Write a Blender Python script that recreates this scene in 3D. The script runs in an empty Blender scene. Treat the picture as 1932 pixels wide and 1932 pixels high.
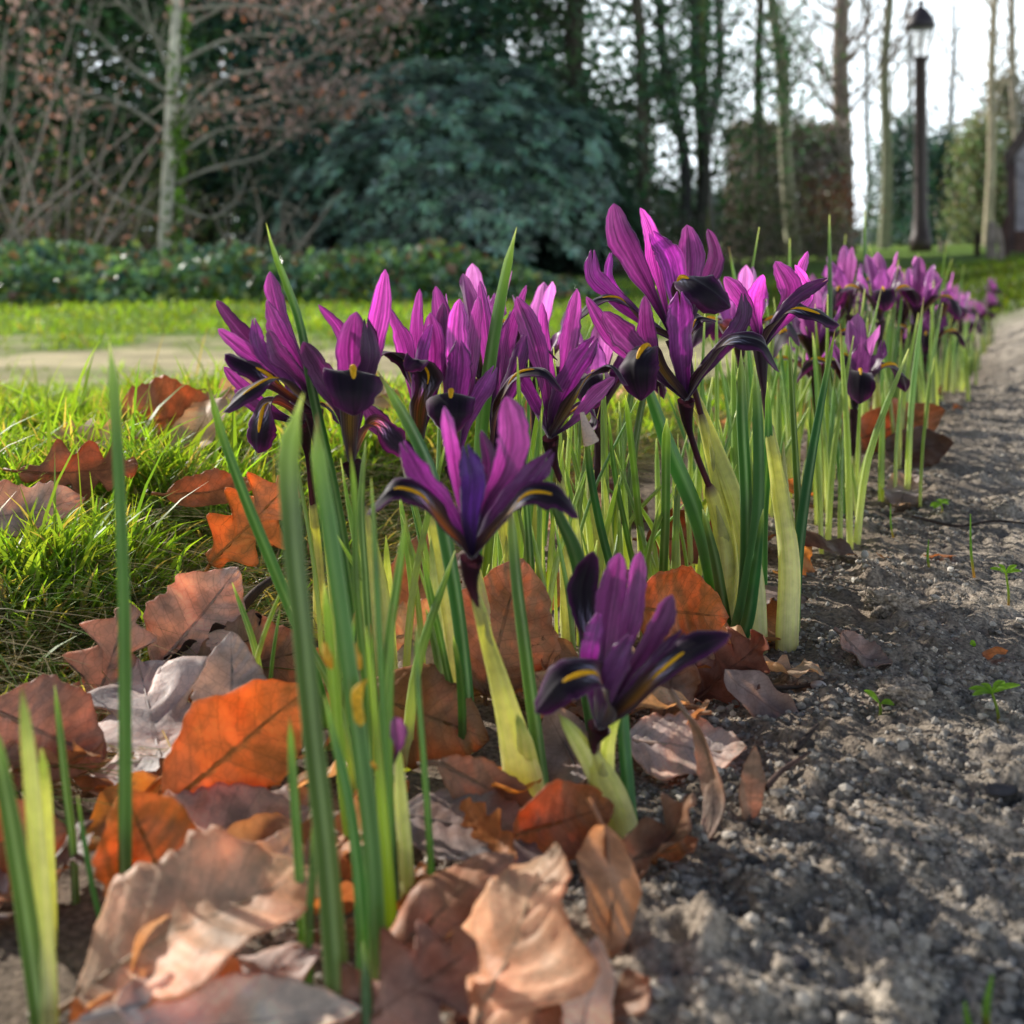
import bpy, math, random
import numpy as np
from mathutils import Vector, Matrix
R = math.radians
random.seed(7); rng = np.random.default_rng(11)
sc = bpy.context.scene
COL = sc.collection

# ------------------------------------------------------------------ camera model
CH, HOR, F = 0.14, 450.0, 2250.0          # camera height, horizon row, focal length (picture units of 1932)
PITCH = 0.0
CP, SP = math.cos(PITCH), math.sin(PITCH)
def ray(u, v):
    return np.array([(u - 966) / F, 1.0, (HOR - v) / F])
def P(u, v, d):
    r = ray(u, v); return np.array([r[0] / r[1] * d, d, CH + r[2] / r[1] * d])
def px(n, d): return n / F * d            # picture units -> metres at distance d
def gp(u, v, z=0.0):
    r = ray(u, v); k = (z - CH) / r[2]; return np.array([r[0] * k, r[1] * k, z])

cam = bpy.data.cameras.new('camera'); camo = bpy.data.objects.new('camera', cam); COL.objects.link(camo)
camo.location = (0, 0, CH); camo.rotation_euler = (math.pi / 2 - PITCH, 0, 0)
cam.sensor_width = 36; cam.lens = 36 * F / 1932; cam.shift_y = -(966 - HOR) / 1932; cam.clip_start = .005; cam.clip_end = 2000
cam.dof.use_dof = True; cam.dof.focus_distance = .42; cam.dof.aperture_fstop = 17.0
sc.camera = camo

# ------------------------------------------------------------------ noise
_T = rng.random((256, 256))
def vnoise(x, y):
    x = np.asarray(x, float); y = np.asarray(y, float)
    xi = np.floor(x).astype(int); yi = np.floor(y).astype(int)
    fx = x - xi; fy = y - yi
    fx = fx * fx * (3 - 2 * fx); fy = fy * fy * (3 - 2 * fy)
    a = _T[xi & 255, yi & 255]; b = _T[(xi + 1) & 255, yi & 255]; c = _T[xi & 255, (yi + 1) & 255]; d = _T[(xi + 1) & 255, (yi + 1) & 255]
    return (a + (b - a) * fx) * (1 - fy) + (c + (d - c) * fx) * fy - .5
def fbm(x, y, o=4, g=.5):
    s = 0; a = 1
    for i in range(o):
        s = s + a * vnoise(x * 2 ** i + 17.3 * i, y * 2 ** i + 5.1 * i); a *= g
    return s
def sstep(a, b, x):
    t = np.clip((x - a) / (b - a), 0, 1); return t * t * (3 - 2 * t)
def lerp(a, b, t): return a + (b - a) * t

# ------------------------------------------------------------------ terrain
ROWX = lambda y: np.interp(y, [-1, .19, .267, .41, .84, 2.1, 3, 8], [-.5, -.08, .022, .094, .25, .77, 1.1, 2.6])
GRX = lambda y: np.interp(y, [-1, .25, .34, .385, .5, .75, 1.03, 2, 3, 8, 30, 400], [-.5, -.19, -.15, -.125, -.09, .05, .19, .55, .85, 2.2, 6.6, 90])
def H0(x, y):
    """broad shape: level flower bed on the right, lawn falling away to the left and back"""
    x = np.asarray(x, float); y = np.asarray(y, float)
    left = 1 - sstep(-.15, .7, (x - GRX(y)) / np.maximum(1, y * .35))
    fall = -.235 * sstep(.72, 2.65, y) * left
    bump = .02 * sstep(.0, .08, GRX(y) - x) * (1 - sstep(.6, 1.1, y))
    return fall + bump + .012 * vnoise(x * 2.1, y * 2.1) * sstep(.6, 2, y)
def soilmask(x, y):
    m = sstep(-.03, .05, x - GRX(y) + .05 * vnoise(x * 9, y * 9) )
    far = sstep(2.7, 3.6, y + .9 * vnoise(x * 1.6, y * 1.2) - .15 * x)
    return m * (1 - far)
def H(x, y):
    x = np.asarray(x, float); y = np.asarray(y, float)
    h = H0(x, y)
    s = soilmask(x, y)
    r = fbm(x * 22, y * 22, 3) * .0065 * (1 - .5 * sstep(.5, 1.2, y)) + (np.abs(fbm(x * 75 + 3, y * 75, 3)) - .2) * .0045 + fbm(x * 260, y * 260, 3) * .0028
    clod = np.maximum(0, fbm(x * 55 + 9, y * 55 + 4, 3) - .24) * .016
    furrow = .006 * sstep(0, .5, np.sin((x * .35 + y) * 60 + 4 * vnoise(x * 4, y * 4)))
    nb = sstep(-.01, .03, x - ROWX(y)) * .75 + .25
    return h + s * (r + clod) * nb - s * (1 - nb) * .004 + (1 - s) * fbm(x * 14, y * 14, 2) * .006 * (1 - sstep(2, 6, y))

# ------------------------------------------------------------------ mesh helpers
def new_obj(name, me, mat=None, parent=None, props=None):
    o = bpy.data.objects.new(name, me); COL.objects.link(o)
    if me is not None and mat is not None and len(me.materials) == 0: me.materials.append(mat)
    if parent is not None: o.parent = parent
    if props:
        for k, v in props.items():
            if v: o[k] = v
    return o
def mesh_np(name, V, Q, col=None, uv=None, smooth=True):
    V = np.asarray(V, np.float32); Q = np.asarray(Q, np.int32)
    k = Q.shape[1]
    me = bpy.data.meshes.new(name)
    me.vertices.add(len(V)); me.vertices.foreach_set('co', V.ravel())
    me.loops.add(Q.size); me.loops.foreach_set('vertex_index', Q.ravel())
    me.polygons.add(len(Q))
    me.polygons.foreach_set('loop_start', np.arange(0, Q.size, k, dtype=np.int32))
    me.polygons.foreach_set('use_smooth', np.full(len(Q), smooth))
    me.update(calc_edges=True)
    if col is not None:
        a = me.color_attributes.new('Col', 'FLOAT_COLOR', 'POINT')
        c = np.ones((len(V), 4), np.float32); c[:, :3] = col; a.data.foreach_set('color', c.ravel())
    if uv is not None:
        l = me.uv_layers.new(name='UVMap'); l.data.foreach_set('uv', np.asarray(uv, np.float32)[Q.ravel()].ravel())
    return me
def grid_quads(n, m, wrap=False):
    i = np.arange(n - 1)[:, None]; j = np.arange(m if wrap else m - 1)[None, :]
    j2 = (j + 1) % m
    a = i * m + j; b = i * m + j2; c = (i + 1) * m + j2; d = (i + 1) * m + j
    return np.stack([a, b, c, d], -1).reshape(-1, 4)
class Acc:
    def __init__(s): s.V = []; s.Q = []; s.C = []; s.U = []; s.n = 0
    def add(s, V, Q, C, U=None):
        V = np.asarray(V); s.V.append(V); s.Q.append(np.asarray(Q) + s.n)
        C = np.asarray(C, float)
        if C.ndim == 1: C = np.tile(C, (len(V), 1))
        s.C.append(C); s.U.append(np.zeros((len(V), 2)) if U is None else U); s.n += len(V)
    def mesh(s, name, smooth=True, origin=(0, 0, 0)):
        return mesh_np(name, np.concatenate(s.V) - np.array(origin), np.concatenate(s.Q), np.concatenate(s.C), np.concatenate(s.U), smooth)
def spline(pts, n):
    p = np.asarray(pts, float)
    if len(p) == 2: return p[0] + (p[1] - p[0]) * np.linspace(0, 1, n)[:, None]
    seg = np.linalg.norm(np.diff(p[:, :3], axis=0), axis=1) + 1e-9
    T = np.concatenate([[0], np.cumsum(seg)]); m = np.gradient(p, T, axis=0)
    t = np.linspace(0, T[-1], n); k = np.clip(np.searchsorted(T, t, 'right') - 1, 0, len(p) - 2)
    h = (T[k + 1] - T[k])[:, None]; s = ((t - T[k])[:, None]) / h
    return (2 * s**3 - 3 * s**2 + 1) * p[k] + (s**3 - 2 * s**2 + s) * h * m[k] + (-2 * s**3 + 3 * s**2) * p[k + 1] + (s**3 - s**2) * h * m[k + 1]
def unit(a): return a / (np.linalg.norm(a, axis=-1, keepdims=True) + 1e-12)
def frames(path, side):
    t = unit(np.gradient(path, axis=0)); s = np.asarray(side, float)[None, :] * np.ones_like(t)
    s = unit(s - t * (s * t).sum(1, keepdims=True)); n = np.cross(s, t); return t, s, n
def tube(acc, pts, rad, col, sides=8, n=16, side=(1, .3, 0), shape=None, flat=1.0, capped=False):
    """pts control points, rad radius (array over t) , col colour or f(t,ang)->(n,m,3)"""
    path = spline(pts, n); t, s, nn = frames(path, side)
    tt = np.linspace(0, 1, n); r = np.interp(tt, np.linspace(0, 1, len(rad)), rad) if np.ndim(rad) else np.full(n, rad)
    a = np.arange(sides) / sides * 2 * math.pi
    sh = np.ones(sides) if shape is None else shape(a)
    V = path[:, None] + r[:, None, None] * sh[None, :, None] * (np.cos(a)[None, :, None] * s[:, None] + flat * np.sin(a)[None, :, None] * nn[:, None])
    C = col(tt, a) if callable(col) else np.asarray(col, float)
    if C.ndim == 3: C = C.reshape(-1, 3)
    U = np.stack(np.broadcast_arrays(a[None, :] / 6.283, tt[:, None]), -1).reshape(-1, 2)
    acc.add(V.reshape(-1, 3), grid_quads(n, sides, True), C, U)

# ------------------------------------------------------------------ materials
def mat(name, rough=.6, trans=0.0, tcol=(1, 1, 1), tint=(1, 1, 1), spec=.3, bump=0, bscale=400, noise=0, nscale=100, sheen=0, extra=None, tsat=1.0, coat=0):
    m = bpy.data.materials.new(name); m.use_nodes = True; nt = m.node_tree; N = nt.nodes; L = nt.links
    N.clear(); out = N.new('ShaderNodeOutputMaterial'); p = N.new('ShaderNodeBsdfPrincipled')
    at = N.new('ShaderNodeAttribute'); at.attribute_name = 'Col'; c = at.outputs['Color']
    if extra: c = extra(nt, c)
    if noise:
        tc = N.new('ShaderNodeTexCoord'); no = N.new('ShaderNodeTexNoise'); no.inputs['Scale'].default_value = nscale; no.inputs['Detail'].default_value = 6
        L.new(tc.outputs['Object'], no.inputs['Vector'])
        mr = N.new('ShaderNodeMapRange'); mr.inputs[1].default_value = .3; mr.inputs[2].default_value = .7; mr.inputs[3].default_value = 1 - noise; mr.inputs[4].default_value = 1 + noise
        L.new(no.outputs['Fac'], mr.inputs[0])
        mx = N.new('ShaderNodeMix'); mx.data_type = 'RGBA'; mx.blend_type = 'MULTIPLY'; mx.inputs[0].default_value = 1
        L.new(c, mx.inputs[6]); L.new(mr.outputs[0], mx.inputs[7]); c = mx.outputs[2]
    p.inputs['Roughness'].default_value = rough; p.inputs['Specular IOR Level'].default_value = spec
    if coat: p.inputs['Coat Weight'].default_value = coat; p.inputs['Coat Roughness'].default_value = .25
    if sheen: p.inputs['Sheen Weight'].default_value = sheen; p.inputs['Sheen Roughness'].default_value = .4
    L.new(c, p.inputs['Base Color']); sh = p.outputs[0]
    if bump:
        tc = N.new('ShaderNodeTexCoord'); no = N.new('ShaderNodeTexNoise'); no.inputs['Scale'].default_value = bscale; no.inputs['Detail'].default_value = 5
        L.new(tc.outputs['Object'], no.inputs['Vector'])
        b = N.new('ShaderNodeBump'); b.inputs['Strength'].default_value = bump; b.inputs['Distance'].default_value = .001
        L.new(no.outputs['Fac'], b.inputs['Height']); L.new(b.outputs[0], p.inputs['Normal'])
    if trans:
        tr = N.new('ShaderNodeBsdfTranslucent')
        g = N.new('ShaderNodeMix'); g.data_type = 'RGBA'; g.blend_type = 'MULTIPLY'; g.inputs[0].default_value = 1
        L.new(c, g.inputs[6]); g.inputs[7].default_value = (*tcol, 1); L.new(g.outputs[2], tr.inputs['Color'])
        ms = N.new('ShaderNodeMixShader'); ms.inputs[0].default_value = trans
        L.new(sh, ms.inputs[1]); L.new(tr.outputs[0], ms.inputs[2]); sh = ms.outputs[0]
    L.new(sh, out.inputs['Surface']); return m
def vein_extra(nt, c):
    N = nt.nodes; L = nt.links
    uv = N.new('ShaderNodeUVMap'); uv.uv_map = 'UVMap'; sx = N.new('ShaderNodeSeparateXYZ'); L.new(uv.outputs[0], sx.inputs[0])
    def M(op, a, b=None, c_=None):
        n = N.new('ShaderNodeMath'); n.operation = op
        for i, q in enumerate((a, b, c_)):
            if q is None: continue
            if isinstance(q, (int, float)): n.inputs[i].default_value = q
            else: L.new(q, n.inputs[i])
        return n.outputs[0]
    ax = M('ABSOLUTE', sx.outputs[0])
    f = M('FRACT', M('MULTIPLY', M('SUBTRACT', sx.outputs[1], M('MULTIPLY', ax, .17)), 9.0))
    side = M('LESS_THAN', M('ABSOLUTE', M('SUBTRACT', f, .5)), .035)
    mid = M('LESS_THAN', ax, .035)
    line = M('MAXIMUM', M('MULTIPLY', side, .26), M('MULTIPLY', mid, .4))
    mx = N.new('ShaderNodeMix'); mx.data_type = 'RGBA'; L.new(line, mx.inputs[0]); L.new(c, mx.inputs[6])
    d = N.new('ShaderNodeMix'); d.data_type = 'RGBA'; d.blend_type = 'MULTIPLY'; d.inputs[0].default_value = 1; L.new(c, d.inputs[6]); d.inputs[7].default_value = (.42, .3, .25, 1)
    L.new(d.outputs[2], mx.inputs[7])
    tc = N.new('ShaderNodeTexCoord'); no = N.new('ShaderNodeTexNoise'); no.inputs['Scale'].default_value = 130; no.inputs['Detail'].default_value = 8; no.inputs['Roughness'].default_value = .7
    L.new(tc.outputs['Object'], no.inputs['Vector'])
    vo = N.new('ShaderNodeTexVoronoi'); vo.feature = 'DISTANCE_TO_EDGE'; vo.inputs['Scale'].default_value = 420; L.new(tc.outputs['Object'], vo.inputs['Vector'])
    net = M('MULTIPLY', M('LESS_THAN', vo.outputs['Distance'], .06), .18)
    sp = M('MAXIMUM', M('GREATER_THAN', no.outputs['Fac'], .68), net)
    m2 = N.new('ShaderNodeMix'); m2.data_type = 'RGBA'; m2.blend_type = 'MULTIPLY'; L.new(M('MULTIPLY', sp, .8), m2.inputs[0]); L.new(mx.outputs[2], m2.inputs[6]); m2.inputs[7].default_value = (.2, .15, .13, 1)
    return m2.outputs[2]
def streak_extra(nt, c):
    """fine lengthwise veins that follow the stalk"""
    N = nt.nodes; L = nt.links
    uv = N.new('ShaderNodeUVMap'); uv.uv_map = 'UVMap'; mp = N.new('ShaderNodeMapping'); mp.inputs['Scale'].default_value = (34, 3, 1)
    L.new(uv.outputs[0], mp.inputs[0]); no = N.new('ShaderNodeTexNoise'); no.inputs['Scale'].default_value = 1; no.inputs['Detail'].default_value = 4
    L.new(mp.outputs[0], no.inputs['Vector'])
    mr = N.new('ShaderNodeMapRange'); mr.inputs[1].default_value = .35; mr.inputs[2].default_value = .65; L.new(no.outputs['Fac'], mr.inputs[0])
    mx = N.new('ShaderNodeMix'); mx.data_type = 'RGBA'; L.new(mr.outputs[0], mx.inputs[0]); L.new(c, mx.inputs[7])
    d = N.new('ShaderNodeMix'); d.data_type = 'RGBA'; d.blend_type = 'MULTIPLY'; d.inputs[0].default_value = 1; L.new(c, d.inputs[6]); d.inputs[7].default_value = (.86, .92, .70, 1)
    L.new(d.outputs[2], mx.inputs[6]); return mx.outputs[2]
def petal_extra(nt, c):
    N = nt.nodes; L = nt.links
    uv = N.new('ShaderNodeUVMap'); uv.uv_map = 'UVMap'; mp = N.new('ShaderNodeMapping'); mp.inputs['Scale'].default_value = (9, 1.2, 1)
    L.new(uv.outputs[0], mp.inputs[0]); no = N.new('ShaderNodeTexNoise'); no.inputs['Scale'].default_value = 1.3; no.inputs['Detail'].default_value = 5
    L.new(mp.outputs[0], no.inputs['Vector'])
    mr = N.new('ShaderNodeMapRange'); mr.inputs[1].default_value = .3; mr.inputs[2].default_value = .7; mr.inputs[3].default_value = .5; mr.inputs[4].default_value = 1.3; L.new(no.outputs['Fac'], mr.inputs[0])
    mx = N.new('ShaderNodeMix'); mx.data_type = 'RGBA'; mx.blend_type = 'MULTIPLY'; mx.inputs[0].default_value = 1; L.new(c, mx.inputs[6]); L.new(mr.outputs[0], mx.inputs[7])
    return mx.outputs[2]
M_PET = mat('iris_petal', .36, .56, (2.5, 1.45, 2.0), spec=.5, sheen=.9, extra=petal_extra)
M_FALL = mat('iris_fall_blade', .55, .38, (2.6, .8, 1.6), spec=.3, sheen=.5, extra=petal_extra)
M_CREST = mat('iris_yellow_crest', .5, .25, (1, .9, .5))
M_BLADE = mat('iris_leaf_blade', .33, .38, (1.9, 2.0, .55), spec=.5, bump=.08, bscale=900)
M_SHEATH = mat('iris_pale_sheath', .45, .48, (1.35, 1.3, .75), spec=.4, noise=.12, nscale=300, extra=streak_extra)
M_LEAF = mat('fallen_leaf', .5, .36, (1.6, 1.05, .55), spec=.35, noise=.3, nscale=70, bump=.5, bscale=260, extra=vein_extra)
M_GRASS = mat('grass_blade', .42, .55, (1.9, 1.7, .4), spec=.35)
M_BARK = mat('bark', .9, 0, noise=.35, nscale=9, bump=.6, bscale=30)
M_EVER = mat('evergreen_foliage', .45, .22, (1.3, 1.5, .6), spec=.35)
M_DRY = mat('dry_foliage', .7, .35, (1.25, .95, .8))
M_TWIG = mat('twig_bark', .85, 0, noise=.3, nscale=150, bump=.5, bscale=500)
M_SEED = mat('seedling_green', .4, .45, (1.6, 1.6, .5))
M_IRON = mat('painted_iron', .5, 0, noise=.1, nscale=20, spec=.4)
M_WOOD = mat('weathered_wood', .85, 0, noise=.3, nscale=12)

# ------------------------------------------------------------------ ground sheet
def build_ground():
    rows = []; y = .02; rows = [y]
    while y < 900:
        r = .0042 if y < 3.2 else (.012 if y < 9 else .06)
        y = y + (y + .25) * r; rows.append(y)
    Y = np.array(rows)
    c = np.linspace(-1, 1, 900); X = np.sign(c) * (np.abs(c) * .62 + np.abs(c) ** 3 * 1.0)
    YY = Y[:, None] * np.ones(len(X))[None]; XX = (Y[:, None] + .25) * X[None]
    Z = H(XX, YY)
    Z = np.where(YY > 14, H0(XX, YY), Z)
    n, m = len(Y), len(X)
    s = soilmask(XX, YY)
    nz = fbm(XX * 40, YY * 40, 3); nz2 = fbm(XX * 2.2, YY * 2.2, 3)
    soil = np.array([.53, .465, .385]) * (1 + .55 * nz[..., None]) * (1 + .25 * nz2[..., None])
    low = sstep(.0, -.012, Z - H0(XX, YY))[..., None]; soil = soil * (1 - .6 * low)  # shade in the pits put into the soil colour
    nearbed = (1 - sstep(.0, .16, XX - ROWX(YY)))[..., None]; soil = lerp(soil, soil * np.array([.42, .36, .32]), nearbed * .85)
    turf = np.array([.075, .115, .028]) * (1 + .7 * nz[..., None]) ; straw = np.array([.17, .13, .07])
    turf = lerp(turf, straw, np.clip(.25 + nz2 * .8, 0, .8)[..., None] * (YY < 2)[..., None])
    turf = np.where((YY > 2)[..., None], np.array([.17, .28, .045]) * (1 + .4 * fbm(XX * 5, YY * 3, 3)[..., None]), turf)
    turf = turf * lerp(1, .45, sstep(.08, .2, XX / (YY + .01)) * (1 - sstep(8.5, 10, YY)) * (YY > 2))[..., None]  # cast shade on the right of the lawn painted into the turf
    # worn sandy path crossing the lawn
    pc = 3.75 + .12 * XX + .25 * vnoise(XX * .8, YY * .8)
    pm = (1 - sstep(.25, .95, np.abs(YY - pc) + .9 * fbm(XX * 2.5, YY * 3.5, 3))) * (1 - sstep(.2, 1.6, XX))
    path = np.array([.58, .50, .30]) * (1 + .8 * fbm(XX * 5, YY * 9, 4)[..., None])
    turf = lerp(turf, path, np.clip(pm * 1.1, 0, 1)[..., None])
    # woodland floor far back
    wf = sstep(10.5, 13, YY + vnoise(XX * .5, YY * .5) * 3) * (1 - sstep(.12, .22, XX / (YY + 1) + .02 * vnoise(XX * .3, YY * .3)))
    litter = np.array([.11, .08, .055]) * (1 + .6 * fbm(XX * 3, YY * 3, 3)[..., None])
    turf = lerp(turf, litter, wf[..., None])
    soil = soil * (1 - .22 * sstep(.6, 1.6, YY))[..., None]
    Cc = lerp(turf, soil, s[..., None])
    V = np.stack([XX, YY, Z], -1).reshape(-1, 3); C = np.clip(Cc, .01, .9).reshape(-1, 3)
    Q = grid_quads(n, m)
    # continue behind the camera
    k = len(V); yb = .02
    V2 = np.array([[-900, -900, -.02], [900, -900, -.02], [900, yb, -.02], [-900, yb, -.02]]); 
    V = np.concatenate([V, V2]); C = np.concatenate([C, np.tile([.2, .16, .12], (4, 1))]); Q = np.concatenate([Q, [[k, k + 1, k + 2, k + 3]]])
    g = mat('ground_soil_and_turf', .92, 0, noise=.55, nscale=620, spec=.12, bump=1.0, bscale=1300)
    new_obj('ground', mesh_np('ground', V, Q, C), g, None, dict(kind='structure', label='grey brown sandy soil bed and lawn with a worn path'))
build_ground()

# soil crumbs and grit lying loose on the bed
def blobs(pos, size, col, seed=0):
    r = np.random.default_rng(seed)
    base = np.array([[0, 0, 1], [.9, 0, .4], [.28, .85, .4], [-.72, .52, .4], [-.72, -.52, .4], [.28, -.85, .4], [.72, .52, -.4], [-.28, .85, -.4], [-.9, 0, -.4], [-.28, -.85, -.4], [.72, -.52, -.4], [0, 0, -1]])
    fc = np.array([[0, 1, 2], [0, 2, 3], [0, 3, 4], [0, 4, 5], [0, 5, 1], [1, 6, 2], [2, 7, 3], [3, 8, 4], [4, 9, 5], [5, 10, 1], [6, 7, 2], [7, 8, 3], [8, 9, 4], [9, 10, 5], [10, 6, 1], [11, 7, 6], [11, 8, 7], [11, 9, 8], [11, 10, 9], [11, 6, 10]])
    n = len(pos); jit = 1 + .55 * (r.random((n, 12, 1)) - .5)
    ax = .6 + .8 * r.random((n, 1, 3)); ang = r.random(n) * 6.28
    v = base[None] * jit * ax; ca, sa = np.cos(ang)[:, None], np.sin(ang)[:, None]
    v = np.stack([v[..., 0] * ca - v[..., 1] * sa, v[..., 0] * sa + v[..., 1] * ca, v[..., 2] * .75], -1)
    V = (v * np.asarray(size)[:, None, None] + np.asarray(pos)[:, None]).reshape(-1, 3)
    Q = (fc[None] + 12 * np.arange(n)[:, None, None]).reshape(-1, 3)
    return V, Q, np.repeat(col, 12, 0)
def crumbs():
    n = 110000; y = .15 * np.exp(rng.random(n) * math.log(2.6 / .15)); x = ROWX(y) - .05 + (rng.random(n) ** .9) * (y * .62 + .12)
    ok = soilmask(x, y) > .5; x, y = x[ok], y[ok]
    sz = .00022 + .0013 * rng.random(len(x)) ** 7 + .0005 * y
    clump = fbm(x * 30, y * 30, 2); ok = clump + .25 * rng.random(len(x)) > .0; x, y, sz = x[ok], y[ok], sz[ok]
    z = H(x, y) + sz * .3
    g = rng.random((len(x), 1)); col = np.array([.48, .43, .37]) * (.25 + 1.0 * g) 
    col = np.where(rng.random((len(x), 1)) < .01, [.7, .65, .58], col)
    V, Q, C = blobs(np.stack([x, y, z], -1), sz, col, 3)
    new_obj('soil_crumbs', mesh_np('soil_crumbs', V, Q, C, smooth=False), mat('soil_crumb', .95, 0, spec=.1, noise=.3, nscale=500, bump=.6, bscale=1200), None, dict(kind='stuff', label='loose crumbs of grey brown soil on the bed', category='soil'))
crumbs()

# ------------------------------------------------------------------ grass
def grass(name, x, y, h, w, lean, col, nseg=4, label='', seed=1, ztop=None, wav=1.0):
    r = np.random.default_rng(seed); n = len(x); z = H(x, y) if nseg > 3 else H0(x, y)
    a = r.random(n) * 6.283; t = np.linspace(0, 1, nseg + 1)
    ln = lean * (.3 + r.random(n) * 1.2)
    dx, dy = np.cos(a), np.sin(a)
    px_ = x[:, None] + dx[:, None] * (ln * h)[:, None] * t[None] ** 2; py_ = y[:, None] + dy[:, None] * (ln * h)[:, None] * t[None] ** 2
    pz_ = z[:, None] - .004 + h[:, None] * (t[None] - .38 * np.minimum(ln, 1.6)[:, None] * t[None] ** 2.4)
    fa = r.random(n) * 3.14; sx, sy = np.cos(fa), np.sin(fa)
    ww = (w[:, None] * (1 - t[None] ** 2.2) * .5 + .00005)
    A = np.stack([px_ - sx[:, None] * ww, py_ - sy[:, None] * ww, pz_], -1); B = np.stack([px_ + sx[:, None] * ww, py_ + sy[:, None] * ww, pz_], -1)
    V = np.stack([A, B], 2).reshape(-1, 3)
    k = (nseg + 1) * 2; q = np.array([[2 * i, 2 * i + 1, 2 * i + 3, 2 * i + 2] for i in range(nseg)])
    Q = (q[None] + k * np.arange(n)[:, None, None]).reshape(-1, 4)
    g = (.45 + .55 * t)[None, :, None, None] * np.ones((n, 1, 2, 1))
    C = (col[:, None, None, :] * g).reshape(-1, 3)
    new_obj(name, mesh_np(name, V, Q, C), M_GRASS, None, dict(kind='stuff', label=label, category='grass'))
def gcol(n, r, dry=.12):
    c = np.array([.27, .44, .07]) * (.6 + .8 * r.random((n, 1))) * (1 + .3 * (r.random((n, 3)) - .5))
    m = r.random((n, 1)) < dry; return np.where(m, np.array([.55, .45, .24]) * (.6 + .6 * r.random((n, 1))), c)
def lawn():
    r = np.random.default_rng(5)
    n = 110000; y = .27 + 1.05 * r.random(n) ** 1.15; x = GRX(y) + .02 - (r.random(n) ** 1.1) * (.25 + .5 * y)
    tuft = fbm(x * 13, y * 13, 2)
    edge = GRX(y) - x + .05 * vnoise(x * 18, y * 18)
    ok = (edge > -.01) & (tuft + .5 * r.random(n) > .05) & (x > -.62 * y - .08); x, y, tuft, edge = x[ok], y[ok], tuft[ok], edge[ok]; n = len(x)
    h = (.010 + .017 * r.random(n)) * (1 + 1.1 * np.clip(tuft, 0, 1)) * (.55 + .45 * sstep(0, .07, edge)) * (.55 + .9 * sstep(-.25, .3, fbm(x * 22, y * 22, 2))) * np.where(r.random(n) < .05, 1.6, 1)
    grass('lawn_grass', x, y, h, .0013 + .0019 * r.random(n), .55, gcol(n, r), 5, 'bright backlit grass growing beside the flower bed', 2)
    # matted dry thatch at the lawn edge
    n = 24000; y = .27 + .7 * r.random(n) ** 1.4; x = GRX(y) + .025 - np.abs(r.normal(0, .07, n)); h = .010 + .020 * r.random(n)
    c = np.array([.56, .47, .29]) * (.3 + 1.0 * r.random((n, 1))); c = np.where(r.random((n, 1)) < .35, [.13, .25, .04], c)
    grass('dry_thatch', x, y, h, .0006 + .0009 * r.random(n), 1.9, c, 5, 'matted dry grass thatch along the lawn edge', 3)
    # the lawn beyond
    n = 70000; y = 1.25 * np.exp(r.random(n) * math.log(12 / 1.25)); x = -.62 * y + r.random(n) * 1.24 * y
    pc = 3.75 + .12 * x + .25 * vnoise(x * .8, y * .8)
    pm = (1 - sstep(.25, .95, np.abs(y - pc) + .9 * fbm(x * 2.5, y * 3.5, 3))) * (1 - sstep(.2, 1.6, x))
    ok = (soilmask(x, y) < .4) & (pm < .12 + .7 * r.random(n) * (r.random(n) < .3)) & (y < 10.8); x, y = x[ok], y[ok]; n = len(x)
    h = (.018 + .03 * r.random(n)) * (1 + .3 * sstep(2, 8, y)); c = gcol(n, r, .04) * (1 + .7 * fbm(x * 1.3, y * .9, 3)[:, None]) * lerp(1, .42, sstep(.08, .2, x / y) * (1 - sstep(8, 9.5, y)))[:, None]  # blade colour also carries the painted shade on the right
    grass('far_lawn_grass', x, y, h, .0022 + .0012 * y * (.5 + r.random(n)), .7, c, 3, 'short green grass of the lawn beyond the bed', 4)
lawn()

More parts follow.
